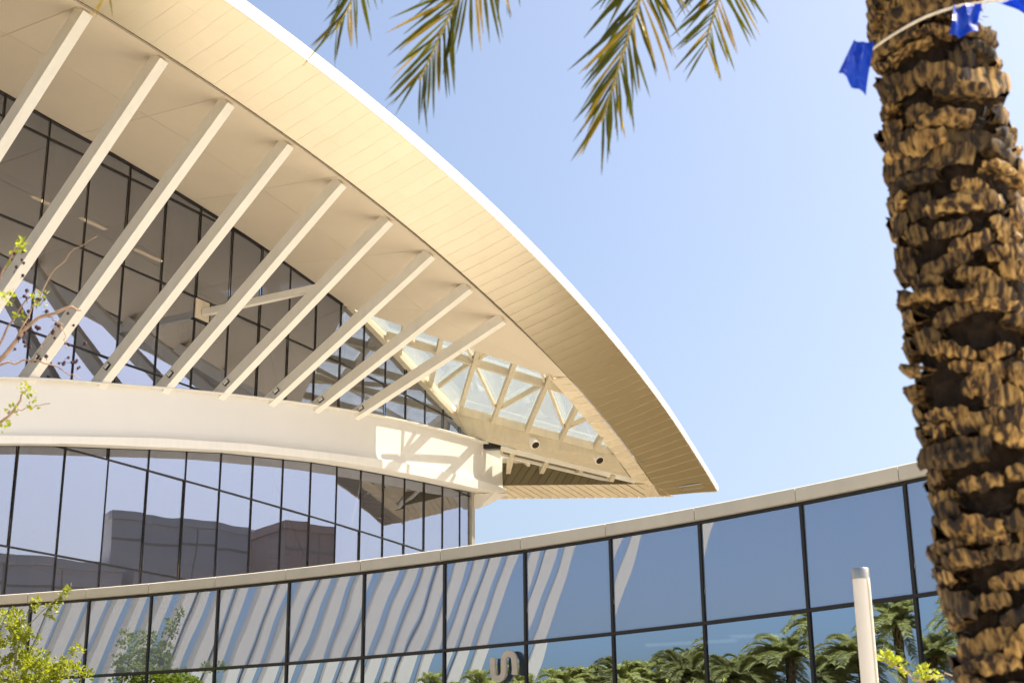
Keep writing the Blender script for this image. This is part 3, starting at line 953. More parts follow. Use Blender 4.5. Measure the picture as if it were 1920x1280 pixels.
# ================================================================== front building, concave glass wall
FC = Vector((-24.814, -3.83, 0)); FR = 39.58
front = empty('curved_front_building', (0.2, 26.9, 0))
tag(front, 'low front building with concave blue glass wall and beige coping', 'building')
fl = Vector((0.2, 26.9, 0))
class FB(MB):
    def build(s, name, mat, parent=None, smooth=None, loc=None):
        s.v = [(a - fl.x, b - fl.y, c) for a, b, c in s.v]
        return MB.build(s, name, mat, parent, smooth, loc)
def fp(a, r=0.0, z=0.0):
    return Vector((FC.x + (FR + r) * math.cos(R(a)), FC.y + (FR + r) * math.sin(R(a)), z))
ANG = [30.6, 33.45, 36.3, 39.2, 42.03, 45.05, 47.9, 50.8, 53.65, 56.62, 59.48, 62.25, 64.9, 67.4, 69.75, 72.3, 75.0, 77.8]
FZ = [0.3, 1.15, 2.86, 2.91 + EYE, 4.6 + EYE]
FZ = [0.3, 1.2, 2.86, 4.56, 6.25]
b = FB()
b.slab([[fp(a, 0.12, 0.0), fp(a, 0.12, 0.3)] for a in np.linspace(ANG[0], ANG[-1], 36)], (0.05, 0.05, 0))
fwall = b.build('glazed_wall', MAT['coping'], front)
random.seed(5)
for i in range(len(ANG) - 1):
    a, c = ANG[i], ANG[i + 1]
    for r in range(4):
        z0, z1 = FZ[r] + 0.035, FZ[r + 1] - 0.035
        d = [random.gauss(0, 0.0035) for _ in range(4)]
        da = 0.0011 * 57.3 / 57.3
        nrm_ = (fp((a + c) / 2, 1) - fp((a + c) / 2)).normalized()
        P = [fp(a + 0.05, 0, z0) + nrm_ * d[0], fp(c - 0.05, 0, z0) + nrm_ * d[1], fp(c - 0.05, 0, z1) + nrm_ * d[2], fp(a + 0.05, 0, z1) + nrm_ * (d[0] - d[1] + d[2])]
        mb = FB()
        mb.add(P + [p + nrm_ * 0.024 for p in P], [(0, 1, 2, 3), (7, 6, 5, 4), (0, 4, 5, 1), (1, 5, 6, 2), (2, 6, 7, 3), (3, 7, 4, 0)])
        mb.build('pane', MAT['spandrel' if r == 3 else 'frontglass'], fwall)
for a in ANG:
    mb = FB(); p = fp(a, -0.012); t = (fp(a + 0.1) - fp(a)).normalized()
    mb.beam((p.x, p.y, 0.3), (p.x, p.y, 6.27), 0.052, 0.04, side=t)
    mb.build('mullion', MAT['frame'], fwall)
for z in FZ[1:]:
    mb = FB()
    for a, c in zip(ANG, ANG[1:]):
        mb.beam(fp(a, -0.010, z), fp(c, -0.010, z), 0.04, 0.058)
    mb.build('transom', MAT['frame'], fwall)
b = FB()
b.grid([[fp(a, 0.5, 6.40), fp(a, 8, 6.40)] for a in np.linspace(ANG[0], ANG[-1], 30)])
froof = b.build('roof', MAT['post'], front)
for i in range(len(ANG) - 1):
    a, c = ANG[i], ANG[i + 1]
    mb = FB()
    rows = []
    for k in range(4):
        t = a + 0.012 + (c - a - 0.024) * k / 3
        rows.append([fp(t, -0.13, 6.27), fp(t, -0.14, 6.30), fp(t, -0.14, 6.475), fp(t, -0.12, 6.49), fp(t, 0.55, 6.50), fp(t, 0.55, 6.27)])
    mb.grid(rows, close=True)
    mb.add(rows[0], [tuple(range(6))]); mb.add(rows[-1], [tuple(range(5, -1, -1))])
    mb.build('coping_panel', MAT['coping'], froof, smooth=40)
# inside: dark back wall, floor, ceiling with lamp strips
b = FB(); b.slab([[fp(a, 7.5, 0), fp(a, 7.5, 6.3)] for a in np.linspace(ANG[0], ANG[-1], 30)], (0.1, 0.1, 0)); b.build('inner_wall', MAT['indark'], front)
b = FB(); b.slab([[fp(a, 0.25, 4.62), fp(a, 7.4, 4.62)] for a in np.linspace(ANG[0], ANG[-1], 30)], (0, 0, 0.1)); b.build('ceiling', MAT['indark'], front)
for a0, a1 in ((46.4, 48.6), (45.0, 46.0)):
    mb = FB(); mb.beam(fp(a0, 2.2, 4.52), fp(a1, 1.6, 4.52), 0.10, 0.05); mb.build('ceiling_lamp', MAT['bulb'], front)
for a0, a1, z, r in ((39.7, 44.5, 2.75, 2.0),):
    mb = FB(); mb.beam(fp(a0, r, z), fp(a1, r, z), 0.1, 0.1); mb.build('inner_rail', MAT['indark'], front)
# letters fixed to the glass, reading downwards (turned a quarter turn)
def letter(a, z, path, w, name):
    c = fp(a, -0.10, z); t = (fp(a - 0.1) - fp(a)).normalized()      # t runs to the right as seen from the plaza
    n_ = (fp(a, -1) - fp(a)).normalized()
    pts = [Vector((x, y)) for x, y in path]
    rows = []
    for i, p in enumerate(pts):
        d = (pts[min(i + 1, len(pts) - 1)] - pts[max(i - 1, 0)]).normalized()
        m = Vector((-d.y, d.x))
        rr = [p + m * (w / 2), p - m * (w / 2)]
        rows.append([c + t * q.x + Vector((0, 0, q.y)) for q in rr])
    mb = FB()
    mb.slab(rows, n_ * 0.05)
    mb.build(name, MAT['letter'], fwall)
sp_ = []
for k in range(15):      # left lobe, open upwards
    th = math.pi - math.pi * k / 14
    sp_.append((-0.125 + 0.125 * math.cos(th) * 1.0, -0.09 - 0.13 * math.sin(th)))
sp_ = [(-0.25, 0.17), (-0.262, 0.06)] + [(x, y) for x, y in sp_]
rt_ = []
for k in range(15):
    th = math.pi - math.pi * k / 14
    rt_.append((0.125 + 0.125 * math.cos(th), 0.09 + 0.13 * math.sin(th)))
sp_ = sp_ + rt_ + [(0.262, -0.06), (0.25, -0.17)]
letter(51.42, 4.16, sp_, 0.115, 'sign_letter')
letter(51.30, 3.52, [(0.20 * math.cos(2 * math.pi * k / 28), 0.2 * math.sin(2 * math.pi * k / 28)) for k in range(29)], 0.11, 'sign_letter')

# ================================================================== lamp post
lp = empty('lamp_post', (3.36, 14.0, 0))
tag(lp, 'slim white lamp column with metal cap in front of the blue glass wall', 'lamp post')
mb = MB(); mb.tube([(0, 0, 0.0), (0, 0, 0.12), (0, 0, 0.14), (0, 0, 3.74)], [0.13, 0.13, 0.083, 0.083], 28); mb.build('pole', MAT['lamp_white'], lp, smooth=40)
mb = MB(); mb.tube([(0, 0, 3.742), (0, 0, 3.835), (0, 0, 3.845)], [0.086, 0.086, 0.080], 28); mb.build('cap', MAT['metal'], lp, smooth=40)
mb = MB(); a = R(-52)
mb.box((0.084 * math.cos(a), 0.084 * math.sin(a), 1.95), (0.012, 0.026, 3.6), rz=a); ps = mb.build('perforated_strip', MAT['coping'], lp)
mb = MB()
for k in range(90):
    mb.box((0.092 * math.cos(a), 0.092 * math.sin(a), 1.9 + 0.02 * k), (0.003, 0.016, 0.008), rz=a)
tag(mb.build('slot_row', MAT['post'], ps), kind='stuff')

# ================================================================== palm with booted trunk, foreground right
palm = empty('date_palm', (1.885, 5.7, 0))
tag(palm, 'date palm with rough booted trunk in the foreground, fronds hanging above', 'palm tree')
def trad(z): return 0.272 + 0.014 * math.sin(z * 2.1) - 0.006 * z
mb = MB()
zz = [0.0, 0.4] + [0.8 + 0.1 * k for k in range(64)]
random.seed(21)
rows = []
zz = [0.0, 0.4] + [0.8 + 0.035 * k for k in range(180)]
for z in zz:
    rows.append([Vector((q_ * math.cos(2 * math.pi * k / 56), q_ * math.sin(2 * math.pi * k / 56), z)) for k in range(56) for q_ in (trad(z) - 0.045 + random.uniform(-0.024, 0.016),)])
mb.grid(rows, close=True)
trunk = mb.build('trunk', MAT['fibre'], palm, smooth=25)
trunk.location = (0.145, 0, 0); trunk.rotation_euler = (0, -0.029, 0)
def boot_mesh(seed):
    """cut leaf base: ragged wedge with a flat cut face looking out and slightly down"""
    rg = random.Random(seed)
    w, h, t = 0.21 * rg.uniform(0.6, 1.4), 0.066 * rg.uniform(0.6, 1.4), 0.062 * rg.uniform(0.7, 1.35)
    nx = 11
    up = [rg.uniform(-0.012, 0.014) for _ in range(nx)]
    lo = [rg.uniform(-0.012, 0.012) for _ in range(nx)]
    skew = rg.uniform(-0.12, 0.12)
    def ring(v, prot, shrink):
        row = []
        for i in range(nx):
            u = i / (nx - 1) * 2 - 1
            p_ = prot * (1 - 0.5 * abs(u) ** 3) + rg.uniform(-0.008, 0.008)
            z = (v - 0.5) * h * (1 - 0.35 * abs(u) ** 2) + (up[i] if v > 0.5 else lo[i]) + skew * u * w * 0.5
            row.append((u * w / 2 * shrink + rg.uniform(-0.004, 0.004), -p_, z))
        return row
    rows = [[(p[0], 0.035, p[2] + 0.03) for p in ring(0.0, 0, 0.8)], ring(0.0, t * 0.62, 0.92), ring(0.33, t * 0.82, 0.98), ring(0.68, t * 0.96, 1.0), ring(1.0, t, 0.98)]
    top = [(p[0] * 0.92, p[1] * 0.4, p[2] - 0.004 + rg.uniform(-0.008, 0.008)) for p in rows[-1]]
    back = [(p[0] * 0.85, 0.035, p[2] - 0.03) for p in rows[-1]]
    rows += [top, back]
    m = MB(); m.grid(rows)
    return m.mesh('bark_boot', MAT['bark'], smooth=40)
BOOT = [boot_mesh(s) for s in range(18)]
rest = MB()
row = 0
z = 1.55
nb = 0
while z < 6.9:
    n = 8
    for k in range(n):
        if random.random() < 0.25: continue
        a = 2 * math.pi * (k + 0.5 * (row % 2)) / n + random.uniform(-0.2, 0.2) + row * 0.13
        r = trad(z) - 0.034 + random.uniform(-0.016, 0.012)
        facing = math.sin(a) < 0.22 and 2.0 < z < 5.2
        tilt = random.uniform(-0.22, 0.22)
        scl = (random.uniform(0.7, 1.35), random.uniform(0.65, 1.4), random.uniform(0.7, 1.35))
        me = random.choice(BOOT)
        M_ = Matrix.Translation((r * math.cos(a), r * math.sin(a), z + random.uniform(-0.03, 0.03))) @ Matrix.Rotation(a + math.pi / 2, 4, 'Z') @ Matrix.Rotation(-0.10 + random.uniform(-0.15, 0.12), 4, 'X') @ Matrix.Rotation(tilt, 4, 'Y') @ Matrix.Diagonal((*scl, 1))
        if facing and nb < 298:
            o = link('bark_boot', me, trunk); o.matrix_local = M_
            nb += 1
        else:
            vs = [M_ @ v.co for v in me.vertices]
            rest.add(vs, [tuple(p.vertices) for p in me.polygons])
    row += 1
    z += 0.076
tag(rest.build('bark_boots', MAT['bark'], trunk, smooth=50), kind='stuff')
# fibres: short ragged strands between the boots
mb = MB()
for k in range(900):
    z = random.uniform(1.7, 5.4); a = random.uniform(math.pi, 2 * math.pi) + random.uniform(-0.3, 0.3)
    r = trad(z) - 0.005
    p = Vector((r * math.cos(a), r * math.sin(a), z)); out_ = Vector((math.cos(a), math.sin(a), 0))
    tdir = Vector((-math.sin(a), math.cos(a), 0)) * random.uniform(-1, 1) + Vector((0, 0, random.uniform(-0.9, 0.6)))
    q = p + out_ * random.uniform(0.005, 0.03) + tdir * random.uniform(0.03, 0.09)
    sdv = out_.cross(tdir).normalized() * 0.003
    mb.add([p - sdv, p + sdv, q + sdv * 0.3, q - sdv * 0.3], [(0, 1, 2, 3)])
tag(mb.build('fibre', MAT['fibre'], trunk), kind='stuff')

def leaflet_mesh(seed, L=1.0, mat='frond'):
    """a folded blade along +Y, unit length, drooping slightly"""
    rg = random.Random(seed)
    n = 6
    rows = []
    droop = rg.uniform(0.02, 0.12); bend = rg.uniform(-0.06, 0.06)
    for i in range(n + 1):
        t = i / n
        w = 0.030 * (math.sin(math.pi * min(1, 0.12 + t * 0.5)) if t < 0.5 else (1 - ((t - 0.5) / 0.5) ** 1.6)) + 0.002
        y = t * L; zc = -droop * t * t; xc = bend * t * t
        rows.append([(xc - w, y, zc + w * 0.55), (xc, y, zc), (xc + w, y, zc + w * 0.55)])
    m = MB(); m.grid(rows)
    return m.mesh('leaflet', [MAT[mat]], smooth=30)
LEAF = [leaflet_mesh(s) for s in range(6)]
LEAFD = [leaflet_mesh(50 + s, 1.0, 'frondtip') for s in range(3)]

def bez(pts, n):
    """Catmull-Rom through the points"""
    P = [Vector(p) for p in pts]
    P = [P[0] * 2 - P[1]] + P + [P[-1] * 2 - P[-2]]
    out_ = []
    seg = len(P) - 3
    for k in range(n + 1):
        t = k / n * seg
        i = min(int(t), seg - 1); f = t - i
        a, b_, c, d = P[i:i + 4]
        out_.append(0.5 * ((2 * b_) + (c - a) * f + (2 * a - 5 * b_ + 4 * c - d) * f * f + (3 * b_ - a - 3 * c + d) * f ** 3))
    return out_

CROWN = Vector((1.885, 5.7, 7.15))
def frond(pts, zvis, Lbase, label=None, objs=True, parent=None, seed=1, spread=(58, 20), roll=0.0, step=0.036, dead=0.15):
    """pts in world space from crown to tip; leaflets below height zvis become pieces of their own"""
    rg = random.Random(seed)
    org = Vector(palm.location)
    C = bez([CROWN] + [Vector(p) for p in pts], 120)
    cum = [0]
    for a, c in zip(C, C[1:]): cum.append(cum[-1] + (c - a).length)
    tot = cum[-1]
    mb = MB()
    mb.tube([p - org for p in C[::3]], [0.026 * (1 - 0.87 * (cum[i] / tot)) + 0.002 for i in range(0, 121, 3)], 6)
    fr = mb.build('frond', MAT['rachis'], parent, smooth=60)
    if label: tag(fr, label=label)
    rest = MB()
    d = tot * 0.28
    side = 1
    view = Vector((0, -1, 0.15)).normalized()
    while d < tot:
        i = max(k for k in range(len(cum)) if cum[k] <= d)
        i = min(i, len(C) - 2)
        p = C[i].lerp(C[i + 1], (d - cum[i]) / max(1e-6, cum[i + 1] - cum[i]))
        ax = (C[min(i + 2, 120)] - C[max(i - 1, 0)]).normalized()
        u = d / tot
        sv = ax.cross(view).normalized()                   # sideways in the frond's plane
        nv = sv.cross(ax).normalized()
        ang = R(spread[0] + (spread[1] - spread[0]) * u ** 1.5 + rg.uniform(-7, 7))
        L = Lbase * (0.95 if u < 0.8 else 0.95 - 1.9 * (u - 0.8)) * rg.uniform(0.86, 1.1)
        dirv = ax * math.cos(ang) + sv * side * math.sin(ang) + nv * rg.uniform(-0.15, 0.35) + Vector((0, 0, -0.20))
        dirv.normalize()
        zz_ = (nv + Vector((rg.uniform(-0.6, 0.6), rg.uniform(-0.6, 0.6), rg.uniform(-0.4, 0.4)))).normalized()
        xx = dirv.cross(zz_).normalized(); zz_ = xx.cross(dirv)
        Mx = Matrix((xx, dirv, zz_)).transposed().to_4x4()
        Mx.translation = p - org
        wsc = L * rg.uniform(0.75, 1.2) * 0.72
        Mx = Mx @ Matrix.Diagonal((wsc, L, wsc, 1))
        me = rg.choice(LEAFD) if rg.random() < dead + 0.35 * max(0, u - 0.8) else rg.choice(LEAF)
        if objs and p.z < zvis:
            o = link('leaflet', me, fr); o.matrix_local = Mx
        else:
            rest.add([Mx @ v.co for v in me.vertices], [tuple(q.vertices) for q in me.polygons])
        side = -side
        d += step / 2 * (1.25 - 0.45 * u) * rg.uniform(0.8, 1.2)
    if rest.v:
        tag(rest.build('leaflets', MAT['frond'], fr, smooth=30), kind='stuff')
    return fr
frond([(0.4, 6.4, 7.55), (-0.55, 6.6, 6.75), (-0.742, 6.6, 6.064), (-0.787, 6.6, 5.806), (-0.83, 6.6, 5.647), (-0.895, 6.6, 5.50)], 5.85, 0.46, parent=palm, seed=1, step=0.050)
frond([(0.9, 6.1, 7.5), (0.2, 6.3, 6.5), (0.023, 6.3, 6.044), (-0.128, 6.3, 5.671), (-0.265, 6.3, 5.459), (-0.366, 6.3, 5.221), (-0.44, 6.3, 5.04)], 5.80, 0.50, parent=palm, seed=2, step=0.038, spread=(60, 22))
frond([(1.2, 5.9, 7.35), (0.78, 6.0, 6.4), (0.68, 6.0, 5.736), (0.634, 6.0, 5.353), (0.568, 6.0, 5.125), (0.483, 6.0, 4.846), (0.425, 6.0, 4.66)], 5.65, 0.47, parent=palm, seed=3, step=0.037, spread=(62, 18))
frond([(1.48, 6.1, 7.2), (1.14, 6.2, 6.4), (1.095, 6.2, 5.868), (1.058, 6.2, 5.533), (1.018, 6.2, 5.384), (0.972, 6.2, 5.236), (0.955, 6.2, 5.15)], 5.6, 0.42, parent=palm, seed=4, step=0.040, spread=(50, 30), dead=0.3)
frond([(1.75, 6.1, 7.3), (1.76, 6.2, 6.3), (1.70, 6.2, 5.95), (1.64, 6.2, 5.70), (1.60, 6.2, 5.62)], 5.75, 0.22, parent=palm, seed=5, step=0.07, dead=0.6)
frond([(0.4, 6.2, 7.75), (-1.0, 6.4, 7.1), (-1.85, 6.5, 6.3), (-2.04, 6.5, 5.85), (-2.07, 6.5, 5.67)], 5.9, 0.34, parent=palm, seed=6, step=0.07, dead=0.7)
frond([(-0.1, 5.9, 7.6), (-0.15, 6.2, 6.55), (-0.05, 6.35, 6.15), (-0.03, 6.35, 5.86)], 5.80, 0.26, parent=palm, seed=16, step=0.06, dead=0.5)
random.seed(31)
for k in range(13):      # the rest of the crown, above the picture
    a = R(-120 + 27 * k) + random.uniform(-0.15, 0.15)
    L = random.uniform(2.2, 2.9)
    up_ = random.uniform(0.5, 1.5)
    c = CROWN
    if math.sin(a) < -0.2 and True:
        up_ += 0.6
    frond([(c.x + L * 0.35 * math.cos(a), c.y + L * 0.35 * math.sin(a), c.z + up_ * 0.8), (c.x + L * 0.75 * math.cos(a), c.y + L * 0.75 * math.sin(a), c.z + up_), (c.x + L * math.cos(a), c.y + L * math.sin(a), c.z + up_ * 0.6)], -5, 0.36, objs=False, parent=palm, seed=40 + k, step=0.06)

# ================================================================== blue pennants tied round the trunk
bun = empty('pennant_string', (1.55, 5.35, 4.70))
tag(bun, 'string of blue pennants tied round the palm trunk', 'bunting')
bo = Vector((1.55, 5.35, 4.70))
rp = bez([(1.50, 5.62, 4.66), (1.535, 5.45, 4.70), (1.72, 5.36, 4.79), (1.905, 5.365, 4.862), (2.05, 5.40, 4.905), (2.6, 5.3, 4.95), (3.6, 5.2, 5.2)], 40)
mb = MB(); mb.tube([p - bo for p in rp], 0.006, 7); mb.build('rope', MAT['rope'], bun, smooth=60)
def flag(poly, label, seed):
    rg = random.Random(seed)
    # poly: four corners, top edge first; crumpled sheet
    tl, tr, br, bl = [Vector(p) - bo for p in poly]
    n, m = 10, 8
    rows = []
    for j in range(n + 1):
        v = j / n
        row = []
        for i in range(m + 1):
            u = i / m
            p = tl.lerp(tr, u).lerp(bl.lerp(br, u), v)
            p = p + Vector((0, 0.022 * math.sin(5 * u + 3.2 * v + seed) * v + 0.012 * math.sin(11 * u - 4 * v), 0.006 * math.sin(9 * u + seed)))
            row.append(p)
        rows.append(row)
    mb = MB(); mb.slab(rows, (0.0006, 0.0012, 0))
    o = mb.build('pennant', MAT['flag'], bun, smooth=60)
    tag(o, label=label)
flag([(1.465, 5.42, 4.735), (1.55, 5.44, 4.735), (1.485, 5.38, 4.465), (1.367, 5.36, 4.54)], 'crumpled blue pennant hanging left of the trunk', 1)
flag([(1.885, 5.355, 4.862), (2.005, 5.38, 4.885), (1.96, 5.33, 4.725), (1.835, 5.33, 4.695)], 'blue pennant lying across the trunk', 2)
flag([(2.085, 5.42, 4.915), (2.27, 5.37, 4.925), (2.29, 5.37, 4.72), (2.235, 5.38, 4.80)], 'blue pennant hanging right of the trunk', 3)

# ================================================================== small trees
def leaf_clump(mb, c, rad, n, size, rg):
    for _ in range(n):
        d = Vector((rg.gauss(0, 1), rg.gauss(0, 1), rg.gauss(0, 1))).normalized() * rad * rg.random() ** 0.45
        p = Vector(c) + d
        ax = (d.normalized() * 0.7 + Vector((rg.uniform(-1, 1), rg.uniform(-1, 1), rg.uniform(-0.3, 1.1)))).normalized()
        sd = ax.cross(Vector((rg.uniform(-1, 1), rg.uniform(-1, 1), rg.uniform(-1, 1)))).normalized()
        nn = ax.cross(sd)
        L = size * rg.uniform(0.6, 1.25); W = L * 0.30
        mb.add([p, p + ax * L * 0.5 + sd * W + nn * L * 0.06, p + ax * L - nn * L * 0.08, p + ax * L * 0.5 - sd * W + nn * L * 0.06], [(0, 1, 2, 3)])

def branchtree(name, base, label, cat, limbs, clumps, leafsize, barkm='palebark', berries=(), group=None, r0=0.06):
    root = empty(name, base)
    tag(root, label, cat, group)
    B0 = Vector(base)
    rg = random.Random(hash(name) % 97 + int(abs(base[0]) * 10))
    mb = MB(); first = limbs[0]
    mb.tube([Vector(p) - B0 for p in first[0]], first[1], 8)
    tr = mb.build('trunk', MAT[barkm], root, smooth=60)
    for pts, rad in limbs[1:]:
        mb = MB(); c = bez(pts, 14)
        rr = [rad[0] + (rad[1] - rad[0]) * k / 14 for k in range(15)]
        c = [p + Vector((rg.gauss(0, 1), rg.gauss(0, 1), rg.gauss(0, 1))) * 0.010 * (0 < k < 14) for k, p in enumerate(c)]
        mb.tube([p - B0 for p in c], rr, 6)
        mb.build('branch', MAT[barkm], tr, smooth=60)
    mb = MB()
    for c, rad, n in clumps:
        leaf_clump(mb, Vector(c) - B0, rad, n, leafsize, rg)
    tag(mb.build('crown', MAT['leaf'], root), kind='stuff')
    if berries:
        mb = MB()
        for p in berries:
            q = Vector(p) - B0
            r_ = rg.uniform(0.011, 0.018)
            mb.tube([q + Vector((0, 0, -r_)), q + Vector((0, 0, -r_ * 0.5)), q + Vector((0, 0, r_ * 0.5)), q + Vector((0, 0, r_))], [r_ * 0.4, r_, r_, r_ * 0.4], 6)
            top = q + Vector((rg.uniform(-0.05, 0.02), 0, rg.uniform(-0.07, 0.03)))
            mb.tube([q, top], 0.0025, 4)
        tag(mb.build('seed_head', MAT['berry'], root), kind='stuff')
    return root

# budding tree on the left, only its outer twigs in view
rg = random.Random(4)
tw = [([(-5.6, 12.3, 0), (-5.55, 12.3, 1.6), (-5.45, 12.25, 3.2), (-5.2, 12.2, 4.6)], [0.09, 0.075, 0.06, 0.04])]
tw += [([(-5.3, 12.2, 4.3), (-4.731, 12.0, 5.211), (-4.473, 12.0, 5.412), (-4.226, 12.0, 5.768), (-3.918, 12.0, 5.899), (-3.80, 12, 5.88)], (0.034, 0.007)),
       ([(-4.60, 12.02, 5.28), (-4.491, 12.0, 5.598), (-4.295, 12.0, 5.994), (-4.183, 12.0, 6.068)], (0.014, 0.004)),
       ([(-5.2, 12.2, 4.6), (-4.736, 12.0, 5.7), (-4.551, 12.0, 6.198), (-4.40, 12.0, 6.56)], (0.026, 0.005)),
       ([(-5.4, 12.2, 3.6), (-4.598, 12.0, 4.827), (-4.419, 12.0, 4.873), (-4.25, 12.0, 5.08), (-4.239, 12.0, 5.18)], (0.024, 0.004)),
       ([(-4.36, 12, 4.94), (-4.25, 12.0, 4.97), (-4.0, 12.0, 5.03)], (0.007, 0.003)),
       ([(-4.56, 12, 5.36), (-4.30, 12.0, 5.42), (-4.0, 12.0, 5.37), (-3.76, 12.0, 5.25)], (0.012, 0.003)),
       ([(-4.1, 12, 5.86), (-3.95, 12.0, 5.70), (-3.90, 12.0, 5.52)], (0.006, 0.003)),
       ([(-4.35, 12, 5.62), (-4.05, 12.0, 6.30), (-3.72, 12.0, 6.58)], (0.008, 0.003)),
       ([(-4.2, 12, 5.40), (-4.06, 12.0, 5.62), (-3.95, 12.0, 5.75)], (0.006, 0.003))]
lf = [((-4.414, 12, 6.503), 0.075, 60), ((-4.474, 12, 5.996), 0.07, 50), ((-4.176, 12, 5.992), 0.085, 60), ((-4.344, 12, 5.819), 0.05, 30), ((-4.23, 12, 5.15), 0.07, 46), ((-4.162, 12, 5.07), 0.05, 24),
      ((-4.318, 12, 4.967), 0.05, 20), ((-4.377, 12, 4.825), 0.06, 26), ((-4.131, 12, 4.989), 0.03, 10), ((-4.50, 12, 6.30), 0.03, 10), ((-4.8, 12.1, 5.8), 0.2, 120), ((-5.1, 12.1, 5.4), 0.25, 150), ((-4.9, 12.1, 6.6), 0.25, 120)]
bers = []
for c, n, sx, sz in (((-4.05, 12, 5.72), 22, 0.22, 0.14), ((-3.98, 12, 5.42), 12, 0.16, 0.10), ((-4.40, 12, 6.36), 10, 0.06, 0.12), ((-4.24, 12, 5.98), 16, 0.10, 0.09), ((-4.3, 12, 5.55), 12, 0.12, 0.1), ((-3.82, 12, 5.38), 8, 0.10, 0.05)):
    for _ in range(int(n * 0.6)): bers.append((c[0] + rg.gauss(0, sx * 0.6), c[1] + rg.gauss(0, 0.05), c[2] + rg.gauss(0, sz * 0.6)))
branchtree('budding_tree', (-5.6, 12.3, 0), 'bare branching tree with bright buds and dark seed heads at left edge', 'tree', tw, [(c_, r_ * 0.9, int(n_ * 0.55)) for c_, r_, n_ in lf], 0.05, 'twig', bers)

# leafy tree at the lower left, before the concave glass
rg = random.Random(9)
lim = [([(-9.3, 27.3, 0), (-9.3, 27.3, 1.2), (-9.2, 27.2, 2.4), (-9.25, 27.1, 3.4)], [0.09, 0.075, 0.06, 0.05])]
cl = []
def addlimb(a, b, c, n, r0, cr):
    lim.append(([a, b, c], (r0, 0.006)))
    for k in range(n):
        t = 0.35 + 0.65 * (k + rg.random()) / n
        p = Vector(a).lerp(Vector(b), t * 2) if t < 0.5 else Vector(b).lerp(Vector(c), t * 2 - 1)
        q = p + Vector((rg.gauss(0, cr), rg.gauss(0, cr * 1.2), rg.gauss(0, cr)))
        cl.append((q, rg.uniform(0.08, 0.2), rg.randint(34, 70)))
addlimb((-9.2, 27.1, 3.3), (-9.224, 27.0, 4.4), (-9.35, 27.0, 4.95), 22, 0.03, 0.20)
addlimb((-9.2, 27.1, 3.2), (-8.7, 27.0, 3.9), (-8.15, 27.0, 4.22), 24, 0.03, 0.18)
addlimb((-9.2, 27.1, 3.0), (-8.95, 26.8, 3.6), (-8.6, 26.7, 4.3), 22, 0.03, 0.2)
addlimb((-9.3, 27.1, 3.2), (-9.8, 27.0, 4.1), (-9.9, 27.0, 4.7), 24, 0.03, 0.24)
addlimb((-9.2, 27.1, 2.6), (-8.6, 27.1, 3.1), (-8.0, 27.1, 3.65), 22, 0.03, 0.18)
addlimb((-9.2, 27.1, 2.4), (-9.7, 27.1, 3.1), (-10.2, 27.1, 3.6), 22, 0.03, 0.25)
addlimb((-9.2, 27.1, 2.8), (-9.1, 26.7, 3.5), (-9.1, 26.6, 4.1), 22, 0.03, 0.25)
lim.append(([(-9.2, 27.05, 4.0), (-9.15, 27.0, 4.75), (-8.829, 27.0, 5.202), (-8.341, 27.0, 5.641), (-8.30, 27, 5.78)], (0.016, 0.006)))
for x, z, r, n in ((-8.36, 5.62, 0.05, 22), (-8.42, 5.50, 0.08, 34), (-8.55, 5.36, 0.08, 34), (-8.70, 5.30, 0.05, 20), (-8.62, 5.20, 0.09, 34), (-8.92, 5.42, 0.07, 34), (-8.96, 5.28, 0.07, 26), (-9.10, 4.95, 0.10, 40), (-9.02, 4.80, 0.09, 34), (-9.3, 4.98, 0.09, 30), (-8.86, 4.72, 0.07, 24)):
    cl.append(((x, 27.0, z), r, n))
KE = 1.135
sc_ = lambda p: (p[0] * KE, p[1] * KE, (p[2] - EYE) * KE + EYE if p[2] > 0.01 else 0.0)
lim = [([sc_(p) for p in a_], b_) for a_, b_ in lim]
cl = [(sc_(c_), r_ * KE, int(n_ * 0.75)) for c_, r_, n_ in cl]
branchtree('leafy_young_tree', sc_((-9.3, 27.3, 0)), 'bright green young tree against the glass at the lower left', 'tree', lim, cl, 0.105, 'palebark')

# sapling with a sprig beside the palm trunk, lower right
lim = [([(3.3, 11.1, 0), (3.3, 11.1, 1.0), (3.28, 11.05, 1.9), (3.22, 11.0, 2.35)], [0.03, 0.025, 0.018, 0.012]),
       ([(3.22, 11, 2.3), (3.10, 11.0, 2.46), (2.93, 11.0, 2.58), (2.74, 11.0, 2.71)], (0.012, 0.005)),
       ([(3.0, 11, 2.51), (3.15, 11.0, 2.56), (3.26, 11.0, 2.57)], (0.008, 0.004)),
       ([(3.2, 11, 2.2), (3.0, 11.0, 2.36), (2.9, 11.0, 2.40)], (0.009, 0.004))]
cl = [((2.775, 11, 2.705), 0.045, 40), ((2.81, 11, 2.685), 0.035, 30), ((2.87, 11, 2.65), 0.04, 24), ((2.90, 11, 2.60), 0.025, 12), ((3.045, 11, 2.60), 0.045, 40), ((3.03, 11, 2.55), 0.04, 26), ((3.14, 11, 2.57), 0.04, 28), ((3.2, 11, 2.3), 0.1, 60), ((2.9, 11, 2.4), 0.06, 30), ((3.3, 11.1, 2.0), 0.12, 60)]
branchtree('sprig_sapling', (3.3, 11.1, 0), 'thin sapling with yellow green sprigs between lamp column and palm trunk', 'tree', lim, cl, 0.045, 'twig')

